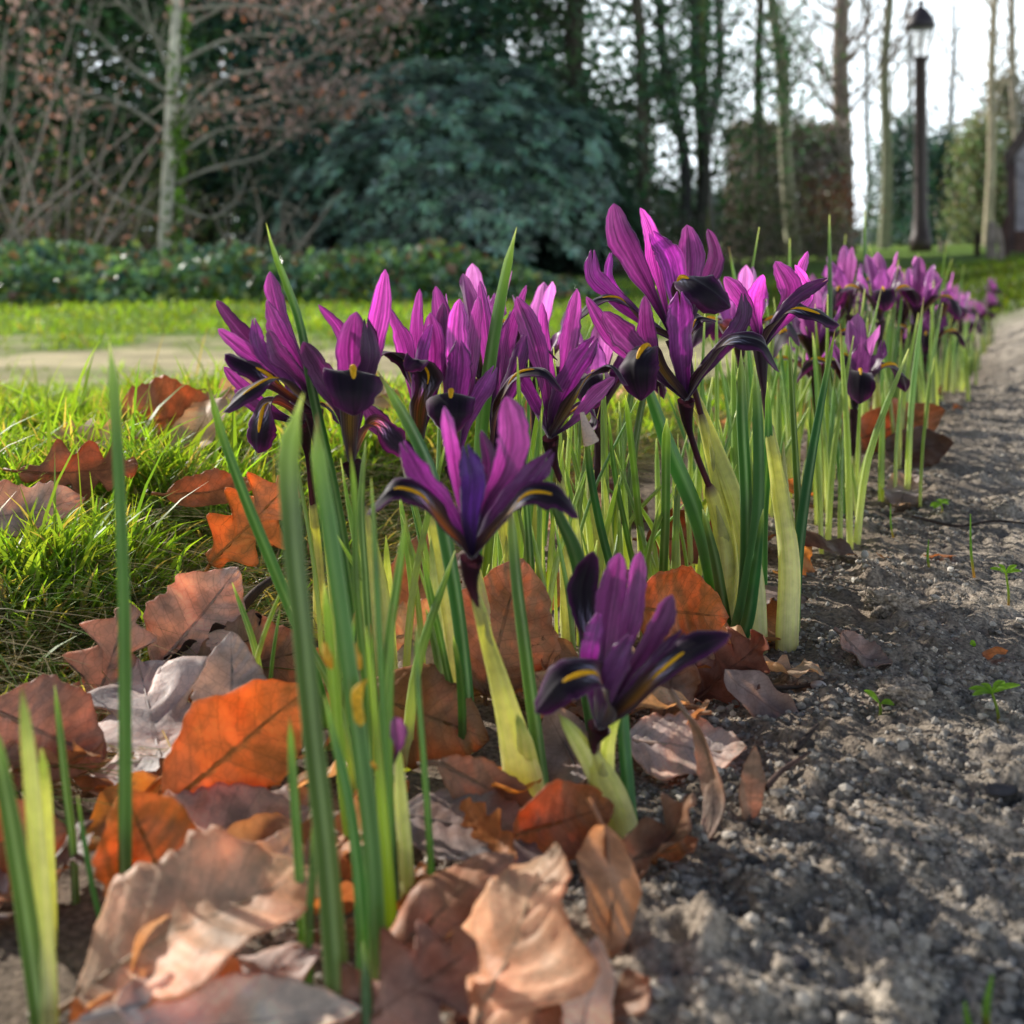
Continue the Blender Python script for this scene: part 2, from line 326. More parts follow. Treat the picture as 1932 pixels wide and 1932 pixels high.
# ------------------------------------------------------------------ iris parts
def at(u, v, d): return P(u, v, d)
PUR = np.array([.20, .05, .28]); MAG = np.array([.40, .17, .42]); BLK = np.array([.014, .005, .018])
def petal_mesh(name, pts, hw, nhint, kind, seed=0, res=1.0, cup=None, tint=1.0, origin=(0, 0, 0), ruf=1.0, rnd=False):
    """pts world control points from the heart of the flower outwards, hw widest half width (m)"""
    r = np.random.default_rng(seed)
    n, m = (int(34 * res), int(17 * res) | 1)
    path = spline(pts, n); t = np.linspace(0, 1, n)
    tang = unit(np.gradient(path, axis=0)); s0 = np.cross(tang[int(n * .62)], np.asarray(nhint, float))
    _, s, nn = frames(path, s0)
    if kind == 'F': prof = np.interp(t, [0, .08, .35, .5, .62, .78, .9, .97, 1], [.16, .42, .62, .64, .86, 1, .78, .4, .02]); cu = np.interp(t, [0, .45, .6, 1], [.9, .6, -.12, -.3])
    if rnd: prof = np.interp(t, [0, .1, .4, .55, .62, .72, .86, .95, 1], [.14, .22, .36, .42, .8, 1, .95, .62, .05])
    if kind == 'F': pass
    elif kind == 'A': prof = np.interp(t, [0, .2, .5, .78, .92, 1], [.25, .5, .85, 1, .85, .35]); cu = np.interp(t, [0, .7, 1], [-.55, -.35, .3])
    else: prof = np.interp(t, [0, .15, .35, .6, .75, .9, .97, 1], [.14, .2, .42, .88, 1, .72, .38, .04]); cu = np.interp(t, [0, .4, 1], [.8, .4, .22])
    if cup is not None: cu = cu * 0 + cup
    v = np.linspace(-1, 1, m)
    ed = 1 + .05 * np.sin(t * 23 + r.random() * 6)[:, None] * np.abs(v)[None] + .09 * (r.random((n, 1)) - .5) * sstep(.4, .7, t)[:, None] + .05 * vnoise(t[:, None] * 14 + seed, np.sign(v)[None] * 5.0)
    if kind == 'S': hw = hw * .88
    nick = 1 - .10 * (vnoise(t[:, None] * 46 + seed * 1.7, np.sign(v)[None] * 3.0 + seed) > .22) * sstep(.55, .8, t)[:, None]
    W = (hw * prof)[:, None] * ed * nick
    ph = r.random(4) * 6.28; k = 1 if r.random() < .5 else -1
    ruffle = ruf * (np.sin(t * 11 + ph[0])[:, None] * .22 * v[None] ** 3 + np.sin(t * 23 + ph[1])[:, None] * .12 * np.abs(v)[None] ** 3 + .10 * np.sin(t * 6 + ph[2])[:, None] * v[None])
    fold = -.14 * np.exp(-(v / .16) ** 2)[None] * (1 if kind != 'F' else -.6)
    along = 0
    if kind == 'A': # two lobed crest with a notch between
        along = hw * 1.3 * (sstep(.7, 1, t)[:, None]) * (-np.exp(-(v / .22) ** 2) * .9 - .5 * np.abs(v) ** 4)[None]
    V = path[:, None] + s[:, None] * (W * v[None] * np.sqrt(1 - .12 * (np.abs(v)[None] * cu[:, None]) ** 2))[..., None] + nn[:, None] * (W * (cu[:, None] * (v[None] ** 2) + ruffle + fold))[..., None]
    if kind == 'A': V = V + tang[:, None] * along[..., None]
    T = t[:, None] * np.ones(m)[None]; Vv = np.abs(v)[None] * np.ones(n)[:, None]
    nz = r.random((n, m, 1)) - .5; st = np.sin(v * 26 + ph[3])[None, :, None]
    if kind == 'F':
        blade = sstep(.42, .6, T + .03 * st[..., 0])[..., None]
        haft = lerp(np.array([.07, .03, .06]), np.array([.30, .19, .035]), (np.exp(-(Vv / .55) ** 2) * sstep(.05, .3, T))[..., None]) * (1 - .55 * (st > .45))
        bl = BLK + np.array([.11, .012, .10]) * (sstep(.5, 1, Vv)[..., None] * .8 + .5 * sstep(.85, 1, T)[..., None]) * (1 + .6 * nz)
        c = lerp(haft, bl, blade)
        fleck = (np.exp(-((T - .56) / .075) ** 2) * np.exp(-((Vv - .30) / .16) ** 2))[..., None] * (.55 + .45 * np.sign(np.sin(T * 140) * np.sin(v * 31)[None]))[..., None]
        c = lerp(c, np.array([.65, .75, 1.0]), np.clip(fleck * .95, 0, 1))
    elif kind == 'A':
        c = lerp(PUR * .45, lerp(PUR, MAG, .5), sstep(.05, .55, T)[..., None]) * (1 + .12 * st) * (1 + .25 * nz)
        c = lerp(c, c * .55 + .02, (sstep(.75, 1, Vv) * .5)[..., None])
    else:
        c = lerp(PUR * .22, MAG, sstep(.03, .62, T)[..., None]) * (1 + .13 * st) * (1 + .2 * nz)  # petal foot painted dark to deepen the shading
        c = lerp(c, np.array([.13, .03, .12]), (np.exp(-(Vv / .1) ** 2) * .35)[..., None])
        c = lerp(c, np.array([.50, .42, .55]), (np.clip(sstep(.72, 1, T) * .5 + sstep(.8, 1, Vv) * .35 * sstep(.4, .8, T), 0, 1) * (.25 + .75 * r.random()) * (.6 + .8 * nz[..., 0]))[..., None] * .8)  # whitish sheen painted onto tips and edges
        c = lerp(c, PUR * .6, (sstep(.93, 1, Vv) * .5)[..., None])
    if kind != 'F': tint = np.asarray(tint) * r.choice([.5, .7, .85, 1.0, 1.15])
    c = np.clip(c * tint, 0, 1)
    U = np.stack(np.broadcast_arrays(v[None, :] * .5 + .5 + seed % 7, T), -1).reshape(-1, 2)
    me = mesh_np(name, V.reshape(-1, 3) - np.asarray(origin), grid_quads(n, m), c.reshape(-1, 3), U)
    return me, (path, s, nn, hw)
def crest_mesh(info, origin, a=.40, b=.70):
    path, s, nn, hw = info; n = len(path); i0, i1 = int(a * n), int(b * n)
    ix = np.linspace(i0, i1, 6).astype(int)
    h = np.array([.10, .22, .27, .25, .18, .02]) * hw
    pts = path[ix] + nn[ix] * (h * .45)[:, None]
    acc = Acc(); tube(acc, pts, np.array([.04, .10, .13, .12, .09, .02]) * hw, lambda t, a_: np.array([.95, .52, .01]) * (.8 + .3 * np.random.default_rng(3).random((len(t), len(a_), 1))), 8, 14, s[ix[2]])
    return acc.mesh('yellow_crest', origin=origin)
def solid(o, th):
    md = o.modifiers.new('thickness', 'SOLIDIFY'); md.thickness = th; md.offset = 0
BG = np.array([.075, .19, .055])
_br = random.Random(5)
def blade_col(t0=.0, pale=.12, yel=0.0):
    rs, hu, br, ph_ = _br.uniform(.15, .85), _br.uniform(-.03, .05), _br.uniform(.75, 1.25), _br.uniform(0, 1.6)
    tipc = np.array([.8, .8, .5]) if _br.random() < .7 else np.array([.35, .2, .1])
    def f(t, a):
        T = t[:, None, None]; A = a[None, :, None] + 0.0
        g = lerp(BG, np.array([.42, .56, .32]), np.clip(.5 + .5 * np.cos(4 * A), 0, 1) ** 3 * rs) * br + np.array([hu, hu * .4, 0]); g = g * (1 + .3 * vnoise(T * 9 + ph_ * 7, A * 2.2 + T * 2)) * (1 + .15 * np.sin(T * 40 + A * 2) * .3)  # leaf's own pale ridges, strengthened with painted highlights
        g = lerp(g, np.array([.42, .50, .10]), min(yel, .85)) if yel < .9 else lerp(np.array([.90, .88, .58]), np.array([.72, .76, .36]), .5 + .5 * np.sin(A * 5 + T * 3))
        g = lerp(g, np.array([.72, .72, .38]), sstep(pale * 1.6, 0, T))        # pale underground foot
        g = lerp(g, np.array([.40, .52, .12]), sstep(.80, .97, T) * .7); g = lerp(g, tipc, sstep(.955, .99, T))      # horny whitish tip
        return g
    return f
def blade_shape(a): return 1 + .16 * np.cos(4 * a) - .05 * np.cos(8 * a)
def blade_pts(spec, dtop, base=None):
    """spec: list (u,v,width) from tip to foot, foot on the ground"""
    n = len(spec); u, v, w = spec[-1]; g = gp(u, v, 0.0) if base is None else base
    if dtop < .35: dtop *= 1 + .065 * min(1, (.35 - dtop) / .08)
    tot = sum(math.dist(spec[i][:2], spec[i + 1][:2]) for i in range(n - 1)); acc = 0; out = []; ww = []
    for i, (a, b, c) in enumerate(spec):
        if i: acc += math.dist(spec[i - 1][:2], spec[i][:2])
        d = lerp(dtop, g[1], (acc / tot)); out.append(P(a, b, d)); ww.append(px(c, d) / 2 * .84)
    foot = out[-1] + (out[-1] - out[-2]) * 0 + np.array([0, 0, -.012]); out.append(foot); ww.append(ww[-1] * 1.05)
    return out[::-1], ww[::-1]
def blade_mesh(spec, dtop, seed=0, origin=(0, 0, 0), yel=0.0, pale=.12, base=None, flat=.62):
    pts, ww = blade_pts(spec, dtop, base); r = random.Random(seed)
    acc = Acc(); 
    L = np.concatenate([[0], np.cumsum(np.linalg.norm(np.diff(pts, axis=0), axis=1))]); L = L / L[-1]
    tt = np.linspace(0, 1, 30); rad = np.interp(tt, L, ww); rad[-1] *= .12; rad[-2] *= .6
    tube(acc, pts, rad, blade_col(pale=pale, yel=yel), 16, 30, (math.cos(r.random() * .8), math.sin(r.random() * 1.2 - .4), 0), blade_shape, flat)
    return acc.mesh('leaf_blade', origin=origin)
def stem_meshes(root, o, spec, J, jd, dark=.25, seed=0):
    """spec: (u,v,width) from just under the flower to the ground; a dark tube then a pale sheath"""
    n = len(spec); u, v, w = spec[-1]; g = gp(u, v, 0.0)
    pl = [(J[0], J[1], spec[0][2] * .9)] + list(spec)
    tot = sum(math.dist(pl[i][:2], pl[i + 1][:2]) for i in range(n)); acc = 0; pts = []; ww = []; fr = []
    for i, (a, b, c) in enumerate(pl):
        if i: acc += math.dist(pl[i - 1][:2], pl[i][:2])
        f = acc / tot; d = lerp(jd, g[1], f); pts.append(P(a, b, d)); ww.append(px(c, d) / 2); fr.append(f)
    pts.append(pts[-1] + np.array([0, 0, -.012])); ww.append(ww[-1]); fr.append(1.06)
    path = spline(pts, 60); rr = np.interp(np.linspace(0, 1, 60), np.array(fr) / fr[-1], ww)
    k = int(60 * dark); r = np.random.default_rng(seed)
    A1 = Acc()
    tr = rr[:k + 8].copy(); tr = np.minimum(tr, .0011); tr[:8] = np.linspace(.0030, tr[8], 8)
    tube(A1, path[:k + 8], tr, lambda t, a: lerp(np.array([.03, .008, .025]), np.array([.13, .035, .06]), sstep(.1, .9, t)[:, None, None]) * (1 + .3 * np.cos(3 * a)[None, :, None]), 10, 24)
    new_obj('flower_tube', A1.mesh('flower_tube', origin=o), M_SHEATH, root)
    A2 = Acc(); sr = rr[k:].copy(); sr[0] *= .55; sr[1] *= .8
    def sc_(t, a):
        T = t[:, None, None]; st = .5 + .5 * np.sin(a * 9 + seed)[None, :, None]
        c = lerp(np.array([.86, .84, .30]), np.array([.92, .89, .60]), sstep(.1, .7, T)) * (.82 + .25 * st)
        c = lerp(c, np.array([.20, .10, .09]), sstep(.07, .0, T)); return lerp(c, np.array([.46, .43, .26]), sstep(.85, 1, T) * .6)
    tube(A2, path[k:], sr, sc_, 14, 36, (1, .2, 0), lambda a: 1 + .06 * np.cos(3 * a + seed), .9)
    new_obj('sheath', A2.mesh('sheath', origin=o), M_SHEATH, root)
    # the bract point that stands off the stem
    i = min(k + 6, 50); sd = unit(np.array([r.normal(), -.5, 0])); p0 = path[min(i + 14, 58)]; 
    A3 = Acc(); pp = [p0, path[i + 4] + sd * rr[i] * .9, path[max(i - 2, 0)] + sd * (rr[i] + .002)]
    tube(A3, pp, np.array([rr[i] * 1.15, rr[i] * .8, .0002]), lambda t, a: lerp(np.array([.5, .53, .25]), np.array([.60, .58, .33]), t[:, None, None]) * np.ones((1, len(a), 1)), 8, 12, (1, 0, 0), None, .5)
    new_obj('bract', A3.mesh('bract', origin=o), M_SHEATH, root)
    return path[-1]
NAMES = {'F': 'fall_petal', 'S': 'upright_petal', 'A': 'style_petal'}
def iris(label, J, jd, petals, stem, blades=(), dark=.25, seed=0, group='irises with open purple flowers', res=1.0):
    """J heart of the flower (u,v); petals: kind, [(u,v,mm offset)...], half width, normal, options"""
    g = gp(stem[-1][0], stem[-1][1]); o = tuple(g)
    root = new_obj('iris', None, props=dict(label=label, category='flower', group=group)); root.location = o
    for i, p in enumerate(petals):
        kind, pts, hw, nh = p[:4]; op = p[4] if len(p) > 4 else {}
        pts = [(J[0], J[1], 0)] + list(pts) if not op.get('free') else pts
        W = [P(a, b, jd + c / 1000) for a, b, c in pts]
        hwm = px(hw, jd + pts[-1][2] / 1000)
        me, info = petal_mesh(NAMES[kind], W, hwm, nh, kind, seed * 31 + i, res, op.get('cup'), op.get('tint', 1.0), o, op.get('ruf', 1.0), op.get('rnd', False))
        ob = new_obj(NAMES[kind], me, M_FALL if kind == 'F' else M_PET, root); solid(ob, .00022)
        if kind == 'F' and not op.get('nocrest'):
            new_obj('yellow_crest', crest_mesh(info, o, op.get('ca', .42), op.get('cb', .72)), M_CREST, ob)
    stem_meshes(root, o, stem, J, jd, dark, seed)
    for j, b in enumerate(blades):
        spec, dt = b[:2]; yl = b[2] if len(b) > 2 else 0
        new_obj('leaf_blade', blade_mesh(spec, dt, seed + j, o, yl), M_BLADE if yl < .9 else M_SHEATH, root)
    return root

FC = (0, -1, .15)
# --- the ten near flowers
iris('wide open purple iris in front of the clump, black falls spread to both sides', (890, 1052), .284, [
    ('S', [(865, 930, 8), (852, 850, 12), (838, 766, 14)], 19, (.5, -1, 0)),
    ('S', [(912, 960, 2), (954, 885, 0), (968, 822, 1), (955, 748, 3)], 40, (.25, -1, 0)),
    ('S', [(905, 950, 14), (925, 880, 18), (908, 812, 22)], 18, (-.3, -1, 0), dict(tint=.6)),
    ('A', [(888, 970, -5), (893, 910, -7), (878, 838, -6)], 25, (.1, -1, .1), dict(tint=(.40, .55, .72))),
    ('A', [(845, 965, -4), (795, 905, -7), (758, 832, -8)], 25, (-.5, -1, .5)),
    ('A', [(945, 965, -3), (1000, 905, -5), (1044, 850, -4)], 25, (.5, -1, .4)),
    ('F', [(835, 990, -6), (785, 930, -9), (748, 922, -10), (693, 972, -11)], 27, (-.2, -.75, .75), dict(ca=.5, cb=.82)),
    ('F', [(950, 985, -5), (1005, 930, -8), (1045, 935, -9), (1092, 978, -10)], 27, (.2, -.75, .75), dict(ca=.52, cb=.82)),
    ('F', [(895, 960, 12), (905, 900, 22), (905, 915, 30), (900, 960, 34)], 26, (0, 0, 1)),
], [(888, 1085, 16), (905, 1160, 22), (945, 1300, 46), (975, 1420, 74), (992, 1512, 78)], [
    ([(963, 960, 20), (975, 1100, 27), (995, 1260, 30), (1018, 1440, 32), (1024, 1490, 34)], .29),
    ([(905, 1120, 12), (925, 1220, 26), (950, 1330, 40), (975, 1470, 50)], .277, .95),
    ([(975, 1345, 8), (990, 1400, 34), (1005, 1500, 44)], .266, .95),
], dark=.10, seed=1)
iris('short dark purple iris just out of the soil beside the dead leaves', (1130, 1372), .276, [
    ('F', [(1112, 1200, 10), (1098, 1110, 14), (1120, 1040, 15)], 30, (.2, -1, 0), dict(nocrest=1, cup=.3)),
    ('S', [(1138, 1260, 6), (1148, 1160, 8), (1168, 1043, 9)], 36, FC, dict(tint=.95)),
    ('S', [(1165, 1260, 3), (1192, 1150, 4), (1207, 1040, 6)], 27, (.3, -1, 0), dict(tint=.95)),
    ('S', [(1185, 1275, 0), (1235, 1195, -2), (1268, 1122, -2)], 30, (.3, -1, .2), dict(tint=.8)),
    ('A', [(1120, 1310, -6), (1112, 1240, -8), (1130, 1155, -6)], 19, (0, -1, .2), dict(tint=.95)),
    ('A', [(1140, 1310, -10), (1165, 1250, -12), (1190, 1195, -11)], 24, (0, -1, .3), dict(tint=.95)),
    ('A', [(1195, 1300, -4), (1250, 1240, -6), (1290, 1190, -5)], 18, (.2, -1, .5), dict(tint=.95)),
    ('F', [(1138, 1315, -8), (1118, 1270, -14), (1068, 1283, -18), (1010, 1345, -18)], 40, (-.15, -.85, .5), dict(ca=.5, cb=.80)),
    ('F', [(1190, 1325, -4), (1245, 1268, -9), (1300, 1225, -10), (1378, 1196, -8)], 28, (-.15, -.85, .5), dict(ca=.48, cb=.76)),
], [(1120, 1400, 16), (1130, 1450, 60), (1155, 1510, 74), (1170, 1572, 72)], [
    ([(1052, 1345, 8), (1085, 1390, 38), (1130, 1470, 52), (1160, 1560, 50)], .256, .95),
    ([(1172, 1330, 14), (1150, 1390, 30), (1145, 1470, 36), (1158, 1560, 40)], .262, .95),
    ([(1172, 1290, 22), (1178, 1400, 26), (1186, 1500, 28), (1190, 1560, 30)], .272),
], dark=.12, seed=2)
iris('leftmost purple iris of the clump, petals tossed towards the lawn', (592, 775), .36, [
    ('S', [(565, 680, 4), (528, 590, 5), (509, 512, 5)], 25, (-.4, -1, 0), dict(tint=1.2)),
    ('S', [(568, 690, -4), (532, 630, -6), (503, 566, -6)], 24, (-.5, -1, 0)),
    ('S', [(562, 705, -8), (525, 665, -12), (506, 622, -12)], 22, (-.3, -1, .2), dict(tint=.8)),
    ('S', [(530, 695, 3), (460, 630, 2), (408, 566, 0)], 19, (-.3, -1, .3)),
    ('S', [(530, 710, -2), (468, 665, -5), (411, 621, -6)], 18, (-.2, -1, .5)),
    ('A', [(535, 710, -6), (492, 660, -9), (478, 600, -8)], 14, (0, -1, 0)),
    ('F', [(550, 745, -3), (490, 700, -8), (424, 668, -8)], 32, (0, -.5, 1), dict(cup=-.3, tint=1.3)),
    ('F', [(560, 745, -10), (515, 715, -18), (470, 738, -22), (422, 778, -22)], 22, (-.25, -.35, 1), dict(ca=.44, cb=.86)),
], [(598, 830, 14), (612, 950, 18), (630, 1080, 28), (648, 1220, 34), (655, 1290, 36)], (), dark=.3, seed=3)
iris('drooping purple iris half hidden low at the left of the clump', (570, 800), .40, [
    ('F', [(540, 770, -2), (505, 762, -6), (492, 800, -9), (487, 855, -8)], 32, (-.2, -.5, 1), dict(ca=.45, cb=.8, tint=1.8)),
    ('S', [(520, 775, 4), (470, 740, 2), (422, 692, 0)], 15, (0, -1, .2)),
    ('S', [(530, 790, 0), (480, 765, -4), (442, 735, -4)], 14, (0, -1, .4)),
    ('A', [(560, 760, 6), (550, 720, 8), (535, 690, 8)], 16, FC),
    ('F', [(600, 760, 8), (625, 775, 12), (640, 800, 12)], 16, (0, -.5, 1)),
], [(580, 850, 12), (590, 950, 16), (600, 1060, 22), (604, 1190, 28)], (), dark=.3, seed=4)
iris('purple iris with a broad round black fall facing the viewer', (664, 872), .35, [
    ('S', [(692, 700, 8), (714, 600, 10), (727, 508, 10)], 25, (.35, -1, 0), dict(tint=1.25)),
    ('S', [(668, 740, 2), (668, 665, 2), (672, 588, 0)], 38, FC, dict(tint=1.15, cup=.25)),
    ('A', [(680, 740, -2), (700, 680, -3), (690, 600, -2)], 22, (.7, -1, 0), dict(tint=.7)),
    ('S', [(640, 760, -3), (600, 690, -4), (572, 645, -8)], 30, (-.3, -1, .2), dict(tint=1.1)),
    ('S', [(665, 720, 12), (642, 620, 14), (601, 575, 10)], 17, (-.2, -1, .5)),
    ('F', [(660, 800, -7), (664, 718, -13), (666, 700, -17), (667, 735, -22), (668, 784, -23)], 57, (0, 0, 1), dict(ca=.60, cb=.80, rnd=1)),
    ('F', [(710, 800, 4), (745, 830, 6), (770, 860, 8)], 26, (.2, -.8, .6), dict(nocrest=1, tint=2.2)),
], [(672, 905, 14), (685, 960, 20), (705, 1080, 46), (722, 1220, 48), (732, 1330, 50)], [
    ([(690, 830, 8), (682, 930, 14), (690, 1100, 16), (704, 1300, 18), (715, 1440, 20)], .315),
], dark=.14, seed=5)
iris('iris with pale sheened petals and olive throat behind the round black fall', (790, 850), .375, [
    ('S', [(778, 720, 0), (762, 640, -2), (733, 578, -5)], 21, (-.4, -1, 0), dict(tint=.9)),
    ('S', [(818, 730, 6), (836, 630, 8), (822, 540, 8)], 24, (.2, -1, 0)),
    ('S', [(812, 740, 2), (820, 660, 2), (812, 590, 0)], 27, FC, dict(tint=1.15)),
    ('A', [(785, 740, -8), (795, 670, -11), (814, 610, -12)], 14, (-.3, -1, .2), dict(tint=1.3)),
    ('F', [(778, 730, -4), (755, 675, -8), (722, 664, -10), (700, 676, -10)], 18, (-.2, -.3, 1)),
    ('F', [(792, 770, -8), (806, 700, -16), (785, 680, -20), (765, 700, -22)], 30, (0, .4, 1), dict(ca=.6, cb=.8)),
    ('S', [(740, 820, -2), (712, 795, -4), (690, 765, -4)], 24, (-.2, -1, .4), dict(tint=.6)),
    ('S', [(790, 700, 14), (785, 610, 18), (792, 545, 18)], 15, (.4, -1, 0)),
], [(796, 880, 14), (806, 940, 18), (830, 1060, 34), (856, 1220, 38), (868, 1320, 38)], [
    ([(712, 700, 12), (760, 780, 26), (808, 880, 30), (845, 1040, 32), (872, 1220, 32), (884, 1400, 34)], .31),
], dark=.16, seed=6)
iris('iris in the thick of the clump with a black fall and blue marks', (856, 880), .365, [
    ('A', [(860, 750, -4), (867, 690, -6), (866, 640, -6)], 26, FC, dict(tint=.85)),
    ('S', [(866, 700, 4), (863, 630, 6), (867, 564, 6)], 27, FC, dict(tint=1.15)),
    ('S', [(885, 710, 8), (893, 630, 10), (903, 560, 10)], 19, (.4, -1, 0), dict(tint=.8)),
    ('S', [(845, 700, 12), (836, 640, 14), (836, 572, 14)], 20, (-.3, -1, 0)),
    ('F', [(856, 810, -7), (852, 756, -13), (851, 742, -17), (850, 778, -22), (850, 822, -22)], 46, (0, 0, 1), dict(ca=.58, cb=.78, rnd=1)),
    ('A', [(885, 780, -2), (915, 730, -4), (935, 690, -4)], 18, (.2, -1, .3)),
], [(862, 910, 12), (876, 980, 18), (900, 1100, 28), (925, 1220, 32), (940, 1290, 34)], (), dark=.16, seed=7)
iris('purple iris just behind the tallest green blade', (930, 850), .385, [
    ('S', [(925, 720, 6), (918, 620, 8), (906, 530, 8)], 18, (-.3, -1, 0)),
    ('S', [(948, 710, 2), (966, 610, 2), (993, 538, 0)], 17, (.5, -1, 0)),
    ('A', [(948, 760, -6), (975, 690, -9), (992, 630, -9)], 19, (-.4, -1, .3)),
    ('F', [(945, 760, -8), (985, 702, -12), (1022, 700, -14), (1062, 740, -14)], 21, (.1, -.55, .9), dict(ca=.5, cb=.78)),
    ('F', [(950, 740, 8), (985, 665, 12), (1025, 655, 14), (1052, 680, 14)], 16, (.1, -.3, 1)),
    ('A', [(940, 740, 4), (950, 680, 6), (960, 600, 8)], 20, FC),
], [(934, 880, 12), (945, 950, 16), (962, 1060, 26), (985, 1180, 30), (990, 1240, 32)], (), dark=.18, seed=8)
iris('slender iris with olive brown throat right of the tallest green blade', (1038, 826), .385, [
    ('S', [(1028, 720, -2), (1005, 630, -3), (975, 560, -3)], 28, (-.3, -1, 0), dict(tint=1.15)),
    ('S', [(1060, 720, 3), (1072, 640, 4), (1089, 545, 4)], 23, (.4, -1, 0), dict(tint=1.1)),
    ('A', [(1052, 760, -5), (1088, 690, -7), (1126, 634, -7)], 24, (.2, -1, .2), dict(tint=1.2)),
    ('S', [(1040, 720, 12), (1025, 640, 14), (1022, 570, 14)], 15, (.3, -1, 0)),
    ('F', [(1075, 770, -8), (1118, 704, -12), (1150, 690, -14), (1185, 728, -14)], 22, (.1, .2, 1)),
    ('S', [(1080, 795, -4), (1122, 745, -5), (1160, 712, -5)], 18, (.3, -1, .4), dict(tint=.9)),
    ('F', [(1075, 780, 10), (1112, 765, 14), (1122, 790, 14), (1112, 822, 12)], 17, (.2, -.5, 1), dict(tint=1.6)),
    ('A', [(1010, 760, 8), (985, 715, 10), (970, 690, 10)], 14, FC),
], [(1042, 860, 12), (1055, 900, 15), (1064, 1000, 24), (1070, 1120, 26), (1072, 1225, 28)], (), dark=.14, seed=9)
iris('tallest purple iris, long pale edged petals pointing up', (1270, 640), .43, [
    ('S', [(1235, 565, 0), (1195, 490, -2), (1168, 435, -3), (1158, 384, -3)], 32, (-.25, -1, 0), dict(tint=1.1)),
    ('S', [(1250, 560, 4), (1233, 490, 5), (1226, 440, 5), (1208, 392, 4)], 22, (.4, -1, 0), dict(tint=1.25)),
    ('A', [(1215, 605, -5), (1150, 550, -8), (1120, 518, -9), (1118, 470, -8)], 18, (-.4, -1, .4)),
    ('A', [(1190, 580, -1), (1148, 525, -3), (1153, 476, -2)], 10, (-.4, -1, .1), dict(tint=1.2)),
    ('F', [(1215, 612, -6), (1160, 562, -10), (1125, 566, -12), (1085, 605, -12)], 20, (-.2, -.4, 1), dict(ca=.5, cb=.76)),
], [(1285, 690, 14), (1310, 745, 20), (1348, 840, 30), (1392, 955, 36), (1420, 1080, 42), (1428, 1215, 44)], [
    ([(1398, 660, 10), (1400, 780, 24), (1408, 950, 26), (1404, 1120, 28), (1392, 1200, 30)], .40),
    ([(1424, 690, 12), (1430, 800, 24), (1428, 980, 28), (1405, 1120, 28), (1385, 1215, 30)], .405),
    ([(1190, 640, 8), (1225, 740, 22), (1268, 860, 36), (1310, 960, 38), (1345, 1110, 34), (1352, 1190, 34)], .40),
], dark=.12, seed=10)
iris('iris whose black fall with a yellow stripe hangs over to one side', (1285, 655), .42, [
    ('A', [(1278, 560, -2), (1262, 485, -4), (1228, 436, -9)], 26, (-.3, -1, .1), dict(tint=1.2)),
    ('S', [(1300, 545, 1), (1303, 485, 1), (1296, 424, 0)], 30, FC, dict(tint=1.2)),
    ('S', [(1325, 545, 6), (1348, 485, 7), (1335, 432, 6)], 22, (.4, -1, 0), dict(tint=.8)),
    ('F', [(1286, 570, -6), (1288, 526, -12), (1322, 540, -18), (1378, 580, -19)], 40, (.15, -.75, .7), dict(ca=.46, cb=.66, rnd=1)),
    ('F', [(1300, 640, 8), (1318, 600, 10), (1352, 606, 10)], 17, (.1, -.3, 1)),
], [(1300, 700, 12), (1322, 780, 18), (1345, 870, 26), (1372, 1000, 30), (1382, 1185, 34)], (), dark=.2, seed=11)
iris('iris with one long arm stretched towards the path and a dark wine stalk', (1294, 755), .40, [
    ('A', [(1288, 690, -4), (1284, 620, -6), (1282, 548, -7)], 27, FC, dict(tint=1.2)),
    ('A', [(1325, 702, -3), (1375, 645, -5), (1402, 600, -5), (1402, 552, -4)], 18, (.4, -1, .4)),
    ('F', [(1335, 695, -6), (1388, 640, -9), (1432, 645, -10), (1470, 702, -10)], 27, (.2, -.6, .9), dict(nocrest=1)),
    ('S', [(1265, 715, 3), (1222, 640, 2), (1216, 558, 0)], 21, (.2, -1, 0), dict(tint=.8)),
    ('S', [(1255, 715, -1), (1185, 640, -3), (1138, 588, -8)], 29, (-.3, -1, .3)),
    ('S', [(1240, 710, 6), (1158, 640, 8), (1106, 560, 8)], 19, (-.5, -1, .2)),
    ('F', [(1250, 702, -7), (1222, 655, -13), (1202, 682, -19), (1209, 756, -20)], 42, (-.3, -.4, 1), dict(ca=.52, cb=.74, rnd=1)),
], [(1296, 790, 20), (1312, 850, 20), (1342, 930, 28), (1368, 1040, 40), (1362, 1190, 46)], [
    ([(1325, 960, 10), (1348, 1050, 22), (1365, 1150, 26), (1372, 1200, 26)], .395),
], dark=.32, seed=12)
